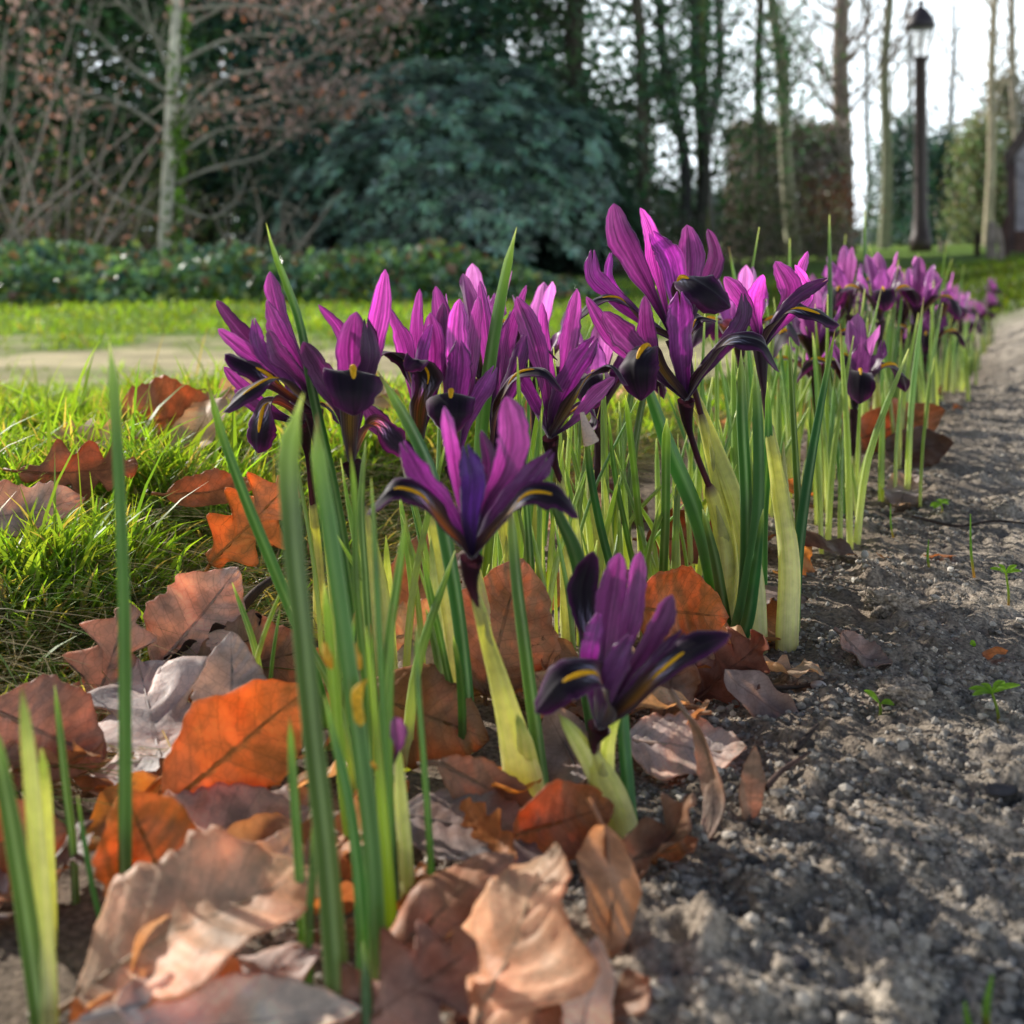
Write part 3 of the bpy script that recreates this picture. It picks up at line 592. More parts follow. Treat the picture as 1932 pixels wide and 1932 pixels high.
iris('pink lit iris at the path side with a drooping black tipped fall', (1436, 660), .435, [
    ('S', [(1418, 600, 0), (1388, 548, -1), (1367, 522, -1)], 21, (-.3, -1, 0), dict(tint=1.3)),
    ('S', [(1430, 610, 3), (1424, 565, 4), (1440, 518, 4)], 22, (.3, -1, 0), dict(tint=1.4)),
    ('S', [(1468, 600, -1), (1490, 550, -2), (1463, 493, -4)], 26, (.1, -1, 0), dict(tint=1.4)),
    ('S', [(1492, 590, 2), (1522, 552, 2), (1500, 500, 0)], 19, (.5, -1, 0), dict(tint=1.3)),
    ('S', [(1475, 600, 5), (1502, 530, 6), (1524, 474, 6)], 13, (.2, -1, .2), dict(tint=1.3)),
    ('A', [(1468, 598, -6), (1510, 556, -8), (1563, 526, -8)], 13, (.2, -1, .5)),
    ('F', [(1464, 612, -5), (1494, 584, -8), (1535, 590, -10), (1584, 614, -10)], 25, (.1, -.6, .9), dict(ca=.52, cb=.8)),
    ('F', [(1425, 620, 8), (1390, 600, 10), (1370, 625, 10)], 16, (-.2, -.3, 1)),
], [(1438, 700, 14), (1448, 790, 18), (1470, 920, 34), (1488, 1060, 42), (1484, 1216, 44)], [
    ([(1489, 635, 6), (1494, 740, 13), (1502, 880, 16), (1508, 1000, 20), (1500, 1150, 24)], .425),
    ([(1576, 620, 6), (1555, 730, 16), (1528, 880, 24), (1508, 1020, 28), (1498, 1190, 30)], .41),
], dark=.22, seed=13)

# ------------------------------------------------------------------ single shoots placed in front and around
def shoot(label, blades, seed=0, group='green iris shoots without flowers', name='iris_shoot'):
    g = gp(blades[0][0][-1][0], blades[0][0][-1][1]); o = tuple(g)
    root = new_obj(name, None, props=dict(label=label, category='plant shoot', group=group)); root.location = o
    for j, b in enumerate(blades):
        yl = b[2] if len(b) > 2 else 0
        new_obj('leaf_blade', blade_mesh(b[0], b[1], seed * 7 + j, o, yl), M_BLADE if yl < .9 else M_SHEATH, root)
shoot('tall straight blade standing alone in front of the lawn', [([(206, 642, 8), (212, 700, 24), (224, 900, 26), (234, 1150, 28), (236, 1400, 30), (236, 1732, 32)], .232)], 1)
shoot('blade leaning over from the lawn side to behind the bent thick blade', [([(391, 714, 7), (410, 790, 16), (455, 920, 21), (520, 1080, 24), (590, 1260, 22), (622, 1400, 22)], .285)], 2)
shoot('thick blurred blade bent at its top, largest of all', [([(572, 742, 14), (548, 830, 42), (552, 1000, 44), (572, 1200, 42), (592, 1400, 44), (615, 1600, 46), (632, 1800, 50), (645, 1960, 54)], .208)], 3)
shoot('thick blade with a pale tip beside the bent one', [([(598, 780, 10), (600, 850, 32), (622, 1000, 36), (650, 1200, 38), (678, 1400, 38), (702, 1600, 38), (712, 1850, 40)], .222)], 4)
shoot('blade rising behind the leftmost iris, taller than its petals', [([(502, 420, 5), (512, 460, 11), (538, 530, 15), (560, 590, 17), (590, 740, 20), (625, 900, 22), (660, 1100, 22), (680, 1290, 24)], .33)], 5)
shoot('tallest blade, dark green with a white stripe, in the middle of the clump', [([(975, 428, 5), (962, 480, 18), (942, 580, 25), (922, 700, 28), (908, 820, 28), (900, 1000, 26), (898, 1150, 26), (898, 1230, 26)], .36)], 6)
shoot('thin weathered blade before the slender iris', [([(976, 672, 5), (980, 760, 9), (988, 880, 12), (1000, 1050, 16), (1010, 1250, 18)], .34)], 7)
shoot('slanting blade pair in front of the pale sheath', [([(768, 962, 6), (755, 1060, 18), (735, 1200, 20), (722, 1350, 18), (716, 1500, 20), (718, 1600, 20)], .26, .2),
      ([(742, 1138, 5), (738, 1250, 14), (734, 1400, 16), (736, 1560, 20), (742, 1700, 22)], .25, .3)], 8)
shoot('thin single blade with a pale blunt tip over the purple grey leaf', [([(786, 1178, 8), (788, 1280, 12), (800, 1440, 13), (814, 1670, 15)], .243)], 9)
shoot('blurred blades at the lower corner, one pale and one green', [([(40, 1290, 10), (52, 1400, 30), (66, 1550, 38), (80, 1750, 48), (88, 1950, 54)], .200, .95),
      ([(-20, 1350, 14), (0, 1440, 30), (30, 1600, 38), (58, 1780, 42), (80, 1950, 44)], .195),
      ([(78, 1412, 16), (86, 1480, 20), (92, 1600, 22), (96, 1760, 26)], .205, .95)], 10)
shoot('small blade with a light tip between the corner blades and the lone tall blade', [([(103, 1292, 5), (112, 1370, 15), (124, 1480, 17), (138, 1600, 17), (142, 1680, 17)], .24),
      ([(146, 1500, 5), (158, 1580, 13), (176, 1680, 13), (194, 1760, 15)], .225)], 11)
shoot('short bright blades at the foot of the bent thick blade', [([(546, 1350, 9), (552, 1450, 20), (562, 1600, 22), (574, 1830, 24)], .215),
      ([(592, 1540, 7), (590, 1640, 16), (584, 1740, 18), (582, 1860, 20)], .21)], 12)
shoot('curved thin blade bending out of the brown sheath', [([(612, 1312, 6), (632, 1400, 18), (656, 1500, 22), (676, 1640, 26), (690, 1830, 40)], .222)], 13)
shoot('stubby young tip poking up beside the front dead leaves', [([(684, 1776, 8), (690, 1850, 24), (694, 1990, 26)], .196)], 14)
shoot('pale pointed tips between the two thick blades', [([(612, 1100, 12), (620, 1180, 20), (630, 1300, 22), (650, 1500, 24), (665, 1640, 24)], .235, .5), ([(660, 840, 5), (668, 920, 14), (672, 1100, 17), (690, 1300, 18), (700, 1560, 18)], .25)], 15)
shoot('yellowing old blades round the wilted yellow bud', [([(690, 1180, 5), (700, 1280, 12), (712, 1400, 16), (724, 1560, 22), (736, 1740, 30)], .235, .75), ([(700, 900, 5), (706, 1000, 12), (716, 1200, 14), (728, 1450, 15), (744, 1700, 16)], .25), ([(752, 1400, 10), (756, 1500, 28), (764, 1600, 32), (770, 1716, 34)], .238, .95)], 16)
shoot('cut off blade with a squared end in the right half of the clump', [([(1258, 790, 16), (1257, 830, 18), (1256, 960, 18), (1250, 1160, 18)], .385, .1)], 17)
shoot('thin upright blades under the black hanging fall', [([(1180, 745, 10), (1190, 830, 14), (1204, 960, 15), (1222, 1150, 15)], .41, .4), ([(1148, 780, 4), (1158, 880, 11), (1185, 1020, 12), (1208, 1140, 13)], .41)], 18)
shoot('blade with a torn papery grey cap', [([(1105, 800, 7), (1112, 880, 15), (1130, 980, 17), (1160, 1100, 17), (1185, 1200, 17)], .36)], 19)
shoot('dark green blades crossing below the arm of the long armed iris', [([(1440, 960, 6), (1425, 1080, 22), (1405, 1190, 26), (1395, 1215, 26)], .385), ([(1448, 720, 8), (1450, 820, 17), (1440, 980, 20), (1438, 1150, 22)], .42)], 20)
shoot('blade curving down beside the short dark iris', [([(1020, 850, 6), (1045, 950, 20), (1085, 1040, 34), (1100, 1110, 34), (1110, 1300, 34), (1125, 1420, 34)], .285)], 21)
shoot('green and pale blades left of the front iris stalk', [([(855, 1200, 8), (868, 1280, 18), (872, 1350, 20), (872, 1420, 20)], .30), ([(796, 1040, 5), (812, 1120, 14), (838, 1240, 15), (862, 1380, 16)], .30)], 22)

# wilted yellow bud, papery cap
def small_parts():
    acc = Acc(); 
    tube(acc, [P(690, 1420, .232), P(680, 1370, .230), P(684, 1290, .228), P(694, 1282, .228)], np.array([.0003, .0007, .0011, .0010, .0012, .0002]), lambda t, a: np.array([.85, .55, .05]) * (.6 + .8 * rng.random((len(t), len(a), 1))), 9, 22, flat=.6)
    tube(acc, [P(700, 1440, .232), P(712, 1450, .233)], np.array([.0006, .0003]), (.6, .35, .05), 6, 5)
    new_obj('wilted_bud', acc.mesh('wilted_bud'), M_CREST, None, dict(label='shrivelled yellow bud clinging to the yellowing blades', category='bud'))
    for i, (u, v, l) in enumerate([(618, 1240, 'small bright yellow withered petal between the thick blades'), (672, 1240, 'second yellow withered petal just above the shrivelled bud')]):
        a = Acc(); tube(a, [P(u - 6, v - 28, .238), P(u, v, .236), P(u + 8, v + 22, .238)], np.array([.0004, .0011, .0003]), (.8, .5, .06), 7, 10, flat=.4)
        new_obj('withered_petal', a.mesh('withered_petal'), M_CREST, None, dict(label=l, category='petal'))
    a = Acc(); tube(a, [P(1098, 778, .358), P(1104, 800, .357), P(1116, 836, .358)], np.array([.0007, .0016, .0026]), (.55, .5, .45), 8, 10, flat=.5)
    new_obj('papery_husk', a.mesh('papery_husk'), M_LEAF, None, dict(label='grey papery husk capping a blade beside the slender iris', category='husk'))
    me, _ = petal_mesh('fallen_petal', [P(742, 1440, .245), P(752, 1400, .245), P(744, 1352, .245)], .0022, (.4, -1, .2), 'S', 5, .6, tint=.3)
    new_obj('fallen_petal', me, M_PET, None, dict(label='withered dark purple petal caught in the yellowing blades', category='petal'))
small_parts()

# ------------------------------------------------------------------ generic iris for the row further off
def gen_iris(pos, s, az, lean, label, group, seed, res=.55, nblades=3, height=.105, tint=1.0):
    r = random.Random(seed); o = tuple(pos)
    root = new_obj('iris', None, props=dict(label=label, category='flower', group=group)); root.location = o
    up = unit(np.array([lean[0], lean[1], 1.0])); J = np.array(pos) + up * height
    ex = unit(np.cross([0, 1, 0], up)); ey = np.cross(up, ex)
    def L(rad, z, a): return J + s * (math.cos(a) * rad * ex + math.sin(a) * rad * ey + z * up)
    for k in range(3):
        a = az + k * 2.0944 + r.uniform(-.12, .12); dr = np.cos(a) * ex + np.sin(a) * ey; op = r.uniform(.85, 1.15)
        me, info = petal_mesh('fall_petal', [L(0, 0, a), L(.010 * op, .018, a), L(.021 * op, .030, a), L(.030 * op, .031, a), L(.038 * op, .022, a), L(.041 * op, .012, a)], .0105 * s, up + dr * .3, 'F', seed * 9 + k, res, None, tint, o)
        f = new_obj('fall_petal', me, M_FALL, root)
        if res > .45: new_obj('yellow_crest', crest_mesh(info, o, .45, .72), M_CREST, f)
        me, _ = petal_mesh('style_petal', [L(.001, .002, a), L(.010, .022, a), L(.018, .037, a), L(.019 * op, .050, a)], .0075 * s, dr + up * .4, 'A', seed * 9 + k + 3, res, None, tint, o); new_obj('style_petal', me, M_PET, root)
        b = a + 1.047 + r.uniform(-.15, .15); dr = np.cos(b) * ex + np.sin(b) * ey; q = r.uniform(.7, 1.5)
        me, _ = petal_mesh('upright_petal', [L(0, 0, b), L(.005 * q, .022, b), L(.009 * q, .042, b), L(.012 * q, .054, b), L(.014 * q, .064 * r.uniform(.9, 1.08), b)], .0085 * s, -dr, 'S', seed * 9 + k + 6, res, None, tint * 1.1, o); new_obj('upright_petal', me, M_PET, root)
    A = Acc(); mid = np.array(pos) + up * height * .55 + np.array([r.uniform(-.004, .004), 0, 0])
    tube(A, [J, J - up * .012, mid], np.array([.0028, .0016, .002]), (.06, .02, .04), 7, 10); new_obj('flower_tube', A.mesh('flower_tube', origin=o), M_SHEATH, root)
    A = Acc(); tube(A, [mid + up * .012, mid, np.array(pos) + up * height * .25, np.array(pos) - [0, 0, .01]], np.array([.0016, .0028, .0036, .0038]), (.50, .52, .26), 8, 12); new_obj('sheath', A.mesh('sheath', origin=o), M_SHEATH, root)
    for j in range(nblades):
        a = r.uniform(0, 6.28); b0 = np.array(pos) + np.array([math.cos(a), math.sin(a), 0]) * r.uniform(.004, .012); hh = r.uniform(.07, .16)
        le = np.array([r.uniform(-.03, .03), r.uniform(-.03, .03), 0]); A = Acc()
        tube(A, [b0 - [0, 0, .01], b0 + le * .3 + [0, 0, hh * .5], b0 + le + [0, 0, hh]], np.array([.0019, .0018, .0016, .0012, .0002]), blade_col(yel=r.random() * .3), 8, 14, (1, .3, 0), blade_shape, .7)
        new_obj('leaf_blade', A.mesh('leaf_blade', origin=o), M_BLADE, root)
def gpd(u, d):  # ground point seen in column u at distance d
    x = (u - 966) / F * d
    return np.array([x, d, float(H(x, d)) - .004])
far = [  # u, distance, height, azimuth, leanx, text
    (1600, .62, .058, .4, .05, 'low dark purple iris shaded by long blades just beyond the pink lit one'),
    (1545, .66, .075, 1.4, -.05, 'dark violet iris showing behind the pink lit petals'),
    (1660, .80, .090, 4.6, .0, 'upright purple iris with a small yellow spot at the near end of the distant row'),
    (1625, .86, .096, 2.2, -.12, 'purple iris at the lawn side of the distant row, its petals in a tall tuft'),
    (1700, .88, .086, 5.3, .12, 'iris with spread black falls in the distant row'),
    (1720, 1.02, .084, .9, .0, 'pink glowing iris in the middle of the distant row'),
    (1755, 1.12, .084, 2.9, .06, 'bright magenta iris in the sun on the path side of the distant row'),
    (1690, 1.15, .098, 4.0, -.05, 'iris half hidden behind the upright one with the yellow spot'),
    (1748, 1.35, .092, 1.7, .0, 'purple iris standing behind the bright magenta one'),
    (1785, 1.45, .082, 3.6, .06, 'light magenta iris towards the far end of the row'),
    (1770, 1.7, .088, .3, .0, 'small blurred iris near the far end of the row'),
    (1808, 1.85, .085, 2.5, .05, 'violet iris second from the far end of the row'),
    (1825, 2.2, .085, 5.0, .0, 'last violet iris at the far end of the row'),
    (1560, .74, .052, 3.3, -.1, 'low iris between long blades, mostly hidden'),
    (1735, 1.0, .055, 4.4, .05, 'low iris glowing pink under the taller ones of the row')]
for i, (u, d, h, az, lx, lb) in enumerate(far):
    gen_iris(gpd(u, d), .74, az, (lx, random.uniform(-.1, .05)), lb, 'irises of the distant row', 100 + i, .6 if d < 1.2 else .4, 3, h, .85 if d > .7 else .6)
for i in range(30):
    d = .92 + 2.3 * (i / 30) ** 1.2; x = float(ROWX(d)) - .015 + random.uniform(-.05, .04) * d
    gen_iris(np.array([x, d, float(H(x, d)) - .004]), .74, random.uniform(0, 6), (random.uniform(-.12, .12), random.uniform(-.1, .1)), 'blurred purple iris crowded among the others of the distant row', 'crowded irises of the distant row', 150 + i, .36, 3, random.uniform(.07, .10), random.uniform(.5, .95))
# filler irises seen between the near ones
for i, (u, d, h, az, lb) in enumerate([(905, .50, .088, 1.0, 'violet iris deep in the clump behind the black fall with blue marks'), (1010, .54, .078, 2.4, 'small iris seen between the slender one and the tall blade'), (1130, .50, .07, .2, 'dark iris low behind the long armed one'), (1395, .60, .085, 3.9, 'violet iris tip behind the pink lit one at the lawn side')]):
    gen_iris(gpd(u, d), .72, az, (0, 0), lb, 'irises with open purple flowers', 300 + i, .7, 2, h)

# countless plain blades of the clump: each clump of leaves is a shoot of its own
def sheaf(pos, n, hmin, hmax, label, group, seed, spread=.012, w=.0018, lean=.02, ns=12, pale=.45, yel=.75):
    r = random.Random(seed); o = tuple(pos)
    root = new_obj('iris_shoot', None, props=dict(label=label, category='plant shoot', group=group)); root.location = o
    for j in range(n):
        a = r.uniform(0, 6.28); q = r.uniform(0, spread); b0 = np.array(pos) + np.array([math.cos(a) * q, math.sin(a) * q, 0]); hh = r.uniform(hmin, hmax)
        le = np.array([r.gauss(0, lean), r.gauss(0, lean), 0]); A = Acc(); ww = w * r.uniform(.6, 1.15)
        tube(A, [b0 - [0, 0, .008], b0 + le * .25 + [0, 0, hh * .45], b0 + le + [0, 0, hh]], np.array([1, 1, 1, .95, .85, .7, .12]) * ww, blade_col(pale=pale * r.uniform(.6, 1.4), yel=r.random() * yel), 8, ns, (math.cos(a), math.sin(a), 0), blade_shape, .7)
        new_obj('leaf_blade', A.mesh('leaf_blade', origin=o), M_BLADE, root)
rr = random.Random(99); k = 0
def row_point(t, off): y = .30 + t; return np.array([float(ROWX(y)) + off, y, 0.0])
for (u, v, n, h0, h1) in [(1000, 1230, 4, .05, .085), (1040, 1210, 4, .05, .10), (1120, 1180, 3, .03, .07), (1190, 1130, 4, .03, .075), (1230, 1110, 4, .02, .06), (1300, 1160, 3, .03, .07), (1080, 1290, 3, .03, .05),
                          (960, 1200, 3, .05, .09), (900, 1270, 3, .03, .06), (860, 1330, 2, .03, .06), (700, 1440, 3, .03, .06), (640, 1480, 3, .03, .06), (490, 1340, 3, .03, .045), (1150, 1080, 4, .03, .06), (1270, 1050, 4, .03, .06), (1330, 1020, 3, .03, .07), (1360, 1100, 3, .02, .06), (1210, 1030, 3, .03, .06), (1020, 1270, 4, .05, .09), (1065, 1180, 4, .05, .10), (980, 1170, 4, .06, .10), (1130, 1130, 4, .05, .09), (760, 1330, 4, .04, .09), (820, 1250, 4, .05, .09), (1180, 1190, 4, .03, .07), (1240, 1180, 3, .03, .07), (640, 1330, 3, .04, .08), (1090, 1060, 4, .06, .09), (1380, 980, 4, .04, .09), (1430, 960, 4, .04, .09), (1470, 930, 4, .04, .10)]:
    p = gp(u, v); p[2] = -.002; k += 1
    sheaf(p, n, h0 * 1.1, h1 * 1.1, 'small green shoot with pale foot standing in the leaf litter of the clump', 'small shoots inside the near clump', 500 + k, .010, .0013, .010)
for i, (u, v, tu, tv, w_) in enumerate([(690, 1290, 672, 985, 30), (1012, 1235, 1020, 960, 22), (1100, 1200, 1082, 930, 24), (960, 1240, 955, 1010, 20), (1215, 1150, 1204, 920, 17), (1345, 1060, 1322, 830, 18), (838, 1330, 812, 1010, 24), (1160, 1130, 1140, 900, 16), (1280, 1110, 1272, 900, 14), (740, 1300, 728, 1010, 26)]):
    shoot(['pale cream sheathed stalk standing left in the near clump', 'thin pale stalk behind the front iris stem', 'pale stalk below the slender iris', 'whitish stalk just left of the middle of the clump', 'thin yellowish stalk below the black hanging fall', 'pale stalk between the two tall irises', 'cream stalk under the iris with the olive throat', 'narrow pale stalk behind the papery husk', 'narrow yellowish stalk left of the crossed dark green blades', 'broad cream stalk under the round black fall'][i],
          [([(tu, tv, 6), (lerp(tu, u, .3), lerp(tv, v, .3), w_ * .8), (lerp(tu, u, .7), lerp(tv, v, .7), w_), (u, v, w_ * 1.15)], gp(u, v)[1] - .01, .95)], 60 + i, 'pale sheathed stalks of the near clump')
for i in range(66):
    y = .50 + 1.9 * (i / 66) ** 1.3; x = float(ROWX(y)) + rr.uniform(-.05, .02) * (1 + y); p = np.array([x, y, float(H(x, y)) - .004])
    sheaf(p, 5, .05, .125 if y < 1.2 else .105, 'narrow green blades rising among the irises of the distant row', 'leaf shoots along the distant row', 700 + i, .022, .0017, .008, 9)
for i, (u, v, d, lb) in enumerate([(1565, 405, .72, 'single grey green blade standing above the distant row, towards the lawn'), (1632, 398, .84, 'single tall blade above the first distant irises'), (1375, 465, .70, 'grey blade leaning behind the black hanging fall'), (1490, 450, .8, 'short thin blade tip above the distant lawn')]):
    g = gpd(u - 20 if i != 2 else u + 60, d); A = Acc(); top = P(u, v, d)
    tube(A, [g - [0, 0, .01], lerp(g, top, .5) + [.003, 0, 0], top], np.array([1, 1, 1, .9, .7, .12]) * .0021, blade_col(), 8, 14, (1, .3, 0), blade_shape, .7)
    new_obj('iris_shoot', A.mesh('iris_shoot', origin=tuple(g)), M_BLADE, None, dict(label=lb, category='plant shoot')).location = tuple(g)
# ------------------------------------------------------------------ fallen leaves
LC = dict(tan=(.72, .50, .31), orange=(.72, .34, .08), grey=(.72, .67, .65), pink=(.72, .56, .46), dark=(.13, .065, .04), brown=(.44, .25, .14), purple=(.34, .26, .24), rust=(.52, .21, .07), pale=(.88, .80, .68))
def leaf_mesh(L, W, kind, color, bend=0., curl=0., twist=0., crump=.12, seed=0, stalk=True, n=34, m=19):
    r = np.random.default_rng(seed); t = np.linspace(0, 1, n); v = np.linspace(-1, 1, m)
    if kind == 'oak':
        env = np.sin(np.pi * t ** .85) ** .7; wp = env * (.70 + .30 * np.cos(2 * np.pi * (4.2 * t + .12 * r.random())))
    elif kind == 'maple':
        wp = np.interp(t, [0, .06, .16, .26, .34, .46, .56, .66, .8, .92, 1], [.1, .45, .72, .55, .95, 1.0, .58, .48, .42, .18, .02])
    else:
        wp = np.sin(np.pi * np.clip(t, 0, 1) ** .85) ** .78 * (1 + .03 * np.sin(t * 60))
    wl = wp * (1 + .08 * np.sin(t * 17 + r.random() * 6) + .05 * (r.random(n) - .5)); wr = wp * (1 + .08 * np.sin(t * 15 + r.random() * 6) + .05 * (r.random(n) - .5))
    Wd = np.where(v[None] < 0, wl[:, None], wr[:, None]) * W / 2
    X = Wd * v[None]; s = t * L
    lob = 0
    if kind in ('oak', 'maple'): lob = (np.abs(v)[None] ** 2) * L * .10 * np.sin(np.pi * t)[:, None]
    # bending along its length by angle 'bend', rolling across by 'curl'
    th = bend * (t - .5) + twist * 0; y = np.concatenate([[0], np.cumsum(np.cos((th[1:] + th[:-1]) / 2) * L / (n - 1))]); z = np.concatenate([[0], np.cumsum(np.sin((th[1:] + th[:-1]) / 2) * L / (n - 1))])
    y -= y.mean(); z -= z.mean()
    cr = curl * (1 + .35 * np.sin(t * 5 + r.random() * 6))[:, None]
    phi = cr * X / (W / 2); safe = np.where(np.abs(cr) < 1e-3, 1e-3, cr)
    Xc = np.sin(phi) * (W / 2) / safe; Zc = (1 - np.cos(phi)) * (W / 2) / safe
    tw = twist * (t - .5)[:, None]
    Xr = Xc * np.cos(tw) - Zc * np.sin(tw); Zr = Xc * np.sin(tw) + Zc * np.cos(tw)
    a = r.random(6) * 6.28
    cz = (crump * .75) * W * .5 * (np.sin(X / W * 9 + t[:, None] * 7 + a[0]) * .4 + np.sin(X / W * 5 - t[:, None] * 11 + a[1]) * .4 + np.abs(v)[None] ** 2 * np.sin(t * 14 + a[2])[:, None] * .7)
    rib = -.012 * W * np.cos((t[:, None] - np.abs(v)[None] * .17) * 2 * np.pi * 9)
    Z = z[:, None] + Zr + cz + rib; Y = y[:, None] + lob + 0 * X
    base = np.array(LC[color]) if isinstance(color, str) else np.array(color)
    nz = fbm(X * 90 + seed, t[:, None] * 5 + 0 * X, 3)[..., None]; nz2 = fbm(X * 300 + seed, t[:, None] * 22 + 0 * X, 2)[..., None]
    c = base * (1 + .55 * nz + .35 * nz2); alt = base * np.array([.82, .62, .5])
    c = lerp(c, alt, np.clip(sstep(.1, .45, nz) * .7 + .35 * sstep(.8, 1, np.abs(v))[None, :, None], 0, 1))
    c = lerp(c, np.array([.55, .52, .52]) * (.7 + .6 * base.max()), np.clip(sstep(.0, .3, fbm(X * 60 + seed * 3, t[:, None] * 3 + 9 + 0 * X, 3)) * (.6 if base[2] > base[0] * .6 else .15), 0, 1)[..., None])  # patchy grey sheen painted into the leaf colour
    V = np.stack([Xr, Y, Z], -1).reshape(-1, 3); U = np.stack(np.broadcast_arrays(v[None], t[:, None]), -1).reshape(-1, 2)
    acc = Acc(); acc.add(V, grid_quads(n, m), np.clip(c * 1.12, .01, .92).reshape(-1, 3), U)
    # raised midrib and stalk in one
    mid = np.stack([Xr[:, m // 2], Y[:, m // 2], Z[:, m // 2] - .0003], -1); 
    if stalk:
        st = mid[0] - np.array([r.normal() * .002, .14 * L, -.04 * L * r.normal()]); pts = np.vstack([[st], mid[::6]])
        tube(acc, pts, np.array([.0006, .00055, .0005, .0003, .0001]), base * .75, 5, 20)
    return acc.mesh('fallen_leaf')
def orient(n, ax):
    n = unit(np.asarray(n, float)); a = np.asarray(ax, float); a = unit(a - n * (a * n).sum()); x = np.cross(a, n)
    return Matrix(((x[0], a[0], n[0]), (x[1], a[1], n[1]), (x[2], a[2], n[2]))).to_4x4()
def leaf(label, u, v, hz, L, W, kind, color, n, ax, bend=0, curl=0, twist=0, crump=.12, seed=0, group='fallen leaves lying round the near clump', d=None, stalk=True, name='fallen_leaf'):
    if len(label) and group.startswith('fallen leaves lying'): L *= .84; W *= .84
    p = gp(u, v, hz) if d is None else P(u, v, d)
    o = new_obj(name, leaf_mesh(L, W, kind, color, bend, curl, twist, crump, seed, stalk), M_LEAF, None, dict(label=label, category='fallen leaf', group=group))
    o.matrix_world = Matrix.Translation(Vector(p)) @ orient(n, ax); solid(o, .00025); return o
leaf('large grey lobed oak leaf lying flat behind the lone tall blade', 290, 1375, .008, .085, .060, 'oak', 'grey', (-.1, -.25, 1), (-.4, 1, .0), .35, .3, 0, .16, 1)
leaf('lobed brown tip of an oak leaf standing up at the edge of the grass', 200, 1270, .012, .05, .034, 'oak', (.56, .38, .27), (.1, -.9, .6), (.2, .2, 1), .3, .2, 0, .12, 2)
leaf('glowing orange leaf on edge, its rim silver grey', 452, 1405, .017, .050, .034, 'beech', 'orange', (.35, -1, .35), (.75, .15, .55), .5, .5, .3, .10, 3)
leaf('small pale grey leaf tip standing behind the glowing orange leaf', 435, 1300, .016, .036, .024, 'beech', (.52, .5, .48), (-.1, -1, .5), (-.1, .1, 1), .3, .4, 0, .1, 4)
leaf('pinkish grey flat leaf with small dark holes below the glowing orange leaf', 425, 1560, .006, .048, .034, 'beech', 'pink', (.15, -.25, 1), (1, .5, .1), .3, .2, 0, .14, 5)
leaf('upright orange leaf right behind the foot of the lone tall blade', 285, 1612, .012, .034, .028, 'beech', 'orange', (.1, -1, .5), (-.5, .3, .8), .6, .5, 0, .12, 6)
leaf('big smooth tan brown leaf filling the lower left foreground', 380, 1745, .012, .058, .040, 'beech', 'tan', (-.15, -.4, 1), (1, .4, .25), -.7, .5, .2, .12, 7)
leaf('bluish grey leaf end curling under the big tan leaf', 420, 1858, .006, .046, .022, 'beech', 'grey', (.2, -.3, 1), (1, .5, .2), .8, -.5, .2, .14, 8)
leaf('bright tan lobed leaf with a pale midrib, largest at the front edge', 962, 1800, .012, .049, .043, 'maple', 'tan', (-.62, -.45, .75), (.35, .55, .65), -.35, -.35, 0, .14, 9)
leaf('crinkled copper leaf rolled up left of the bright lobed leaf', 850, 1705, .010, .038, .020, 'beech', (.50, .28, .17), (-.1, -.7, .8), (.8, .6, .2), -.8, -1.0, .4, .30, 10)
leaf('purplish grey smooth leaf lying behind the crinkled copper one', 895, 1568, .004, .048, .034, 'beech', 'purple', (.1, -.15, 1), (1, -.25, .0), -.3, .2, 0, .06, 11)
leaf('slim pale brown leaf leaning on the stalk of the front iris', 925, 1490, .008, .034, .014, 'beech', (.40, .25, .17), (.2, -.9, .7), (1, -.35, -.25), .3, .2, 0, .1, 12)
leaf('rolled rust red leaf between the two front irises', 1065, 1548, .006, .030, .024, 'beech', 'rust', (-.1, -.9, .5), (1, .2, .2), 1.2, 1.7, .3, .25, 13)
leaf('flat pinkish brown leaf with a hole on the soil by the short dark iris', 1290, 1408, .003, .040, .030, 'beech', 'pink', (-.1, -.35, 1), (1, -.25, .0), .3, .15, 0, .1, 14)
leaf('twisted strip of pale brown leaf arching over the soil', 1330, 1470, .010, .044, .008, 'beech', (.48, .33, .24), (-.8, -.8, .4), (.25, -.3, -1), 2.2, .6, 1.6, .2, 15)
leaf('crumpled dark brown leaf curled at the edge of the soil', 1232, 1590, .006, .034, .018, 'oak', (.32, .19, .12), (-.4, -.6, .8), (1, .4, .4), 1.2, 1.5, .8, .5, 16)
leaf('upright translucent orange leaf behind the short dark iris', 1285, 1155, .014, .040, .036, 'beech', (.62, .24, .06), (.15, -1, .2), (1, -.05, -.1), .2, .5, 0, .12, 17)
leaf('second orange leaf under the tall stalks, deep in shadow', 1300, 1015, .014, .044, .030, 'beech', (.36, .11, .035), (0, -1, .3), (1, .2, 0), .3, .6, 0, .12, 18)
leaf('light pink brown leaf with striped shadows at the grass edge', 375, 1165, .020, .046, .036, 'beech', 'pink', (.15, -.85, .6), (.5, .3, .7), .3, .3, 0, .08, 19)
leaf('blackened shrivelled leaf on top of the pink brown one', 405, 1215, .013, .040, .016, 'oak', (.055, .03, .025), (0, -.8, .7), (1, .5, .35), 1.0, 1.2, .5, .5, 20)
leaf('dark brown leaf in shadow behind the small grey leaf tip', 480, 1250, .008, .046, .036, 'beech', 'brown', (.1, -.8, .6), (1, .3, .1), .3, .4, 0, .15, 21)
leaf('whitish grey leaf with black specks in the middle of the clump', 805, 1262, .006, .034, .028, 'beech', (.66, .63, .64), (.05, -.35, 1), (1, .1, 0), .2, .2, 0, .06, 22)
leaf('tall brown leaf standing behind the front iris stalk', 950, 1180, .020, .050, .042, 'beech', (.50, .28, .15), (.1, -1, .25), (.3, .1, 1), .3, .3, 0, .08, 23)
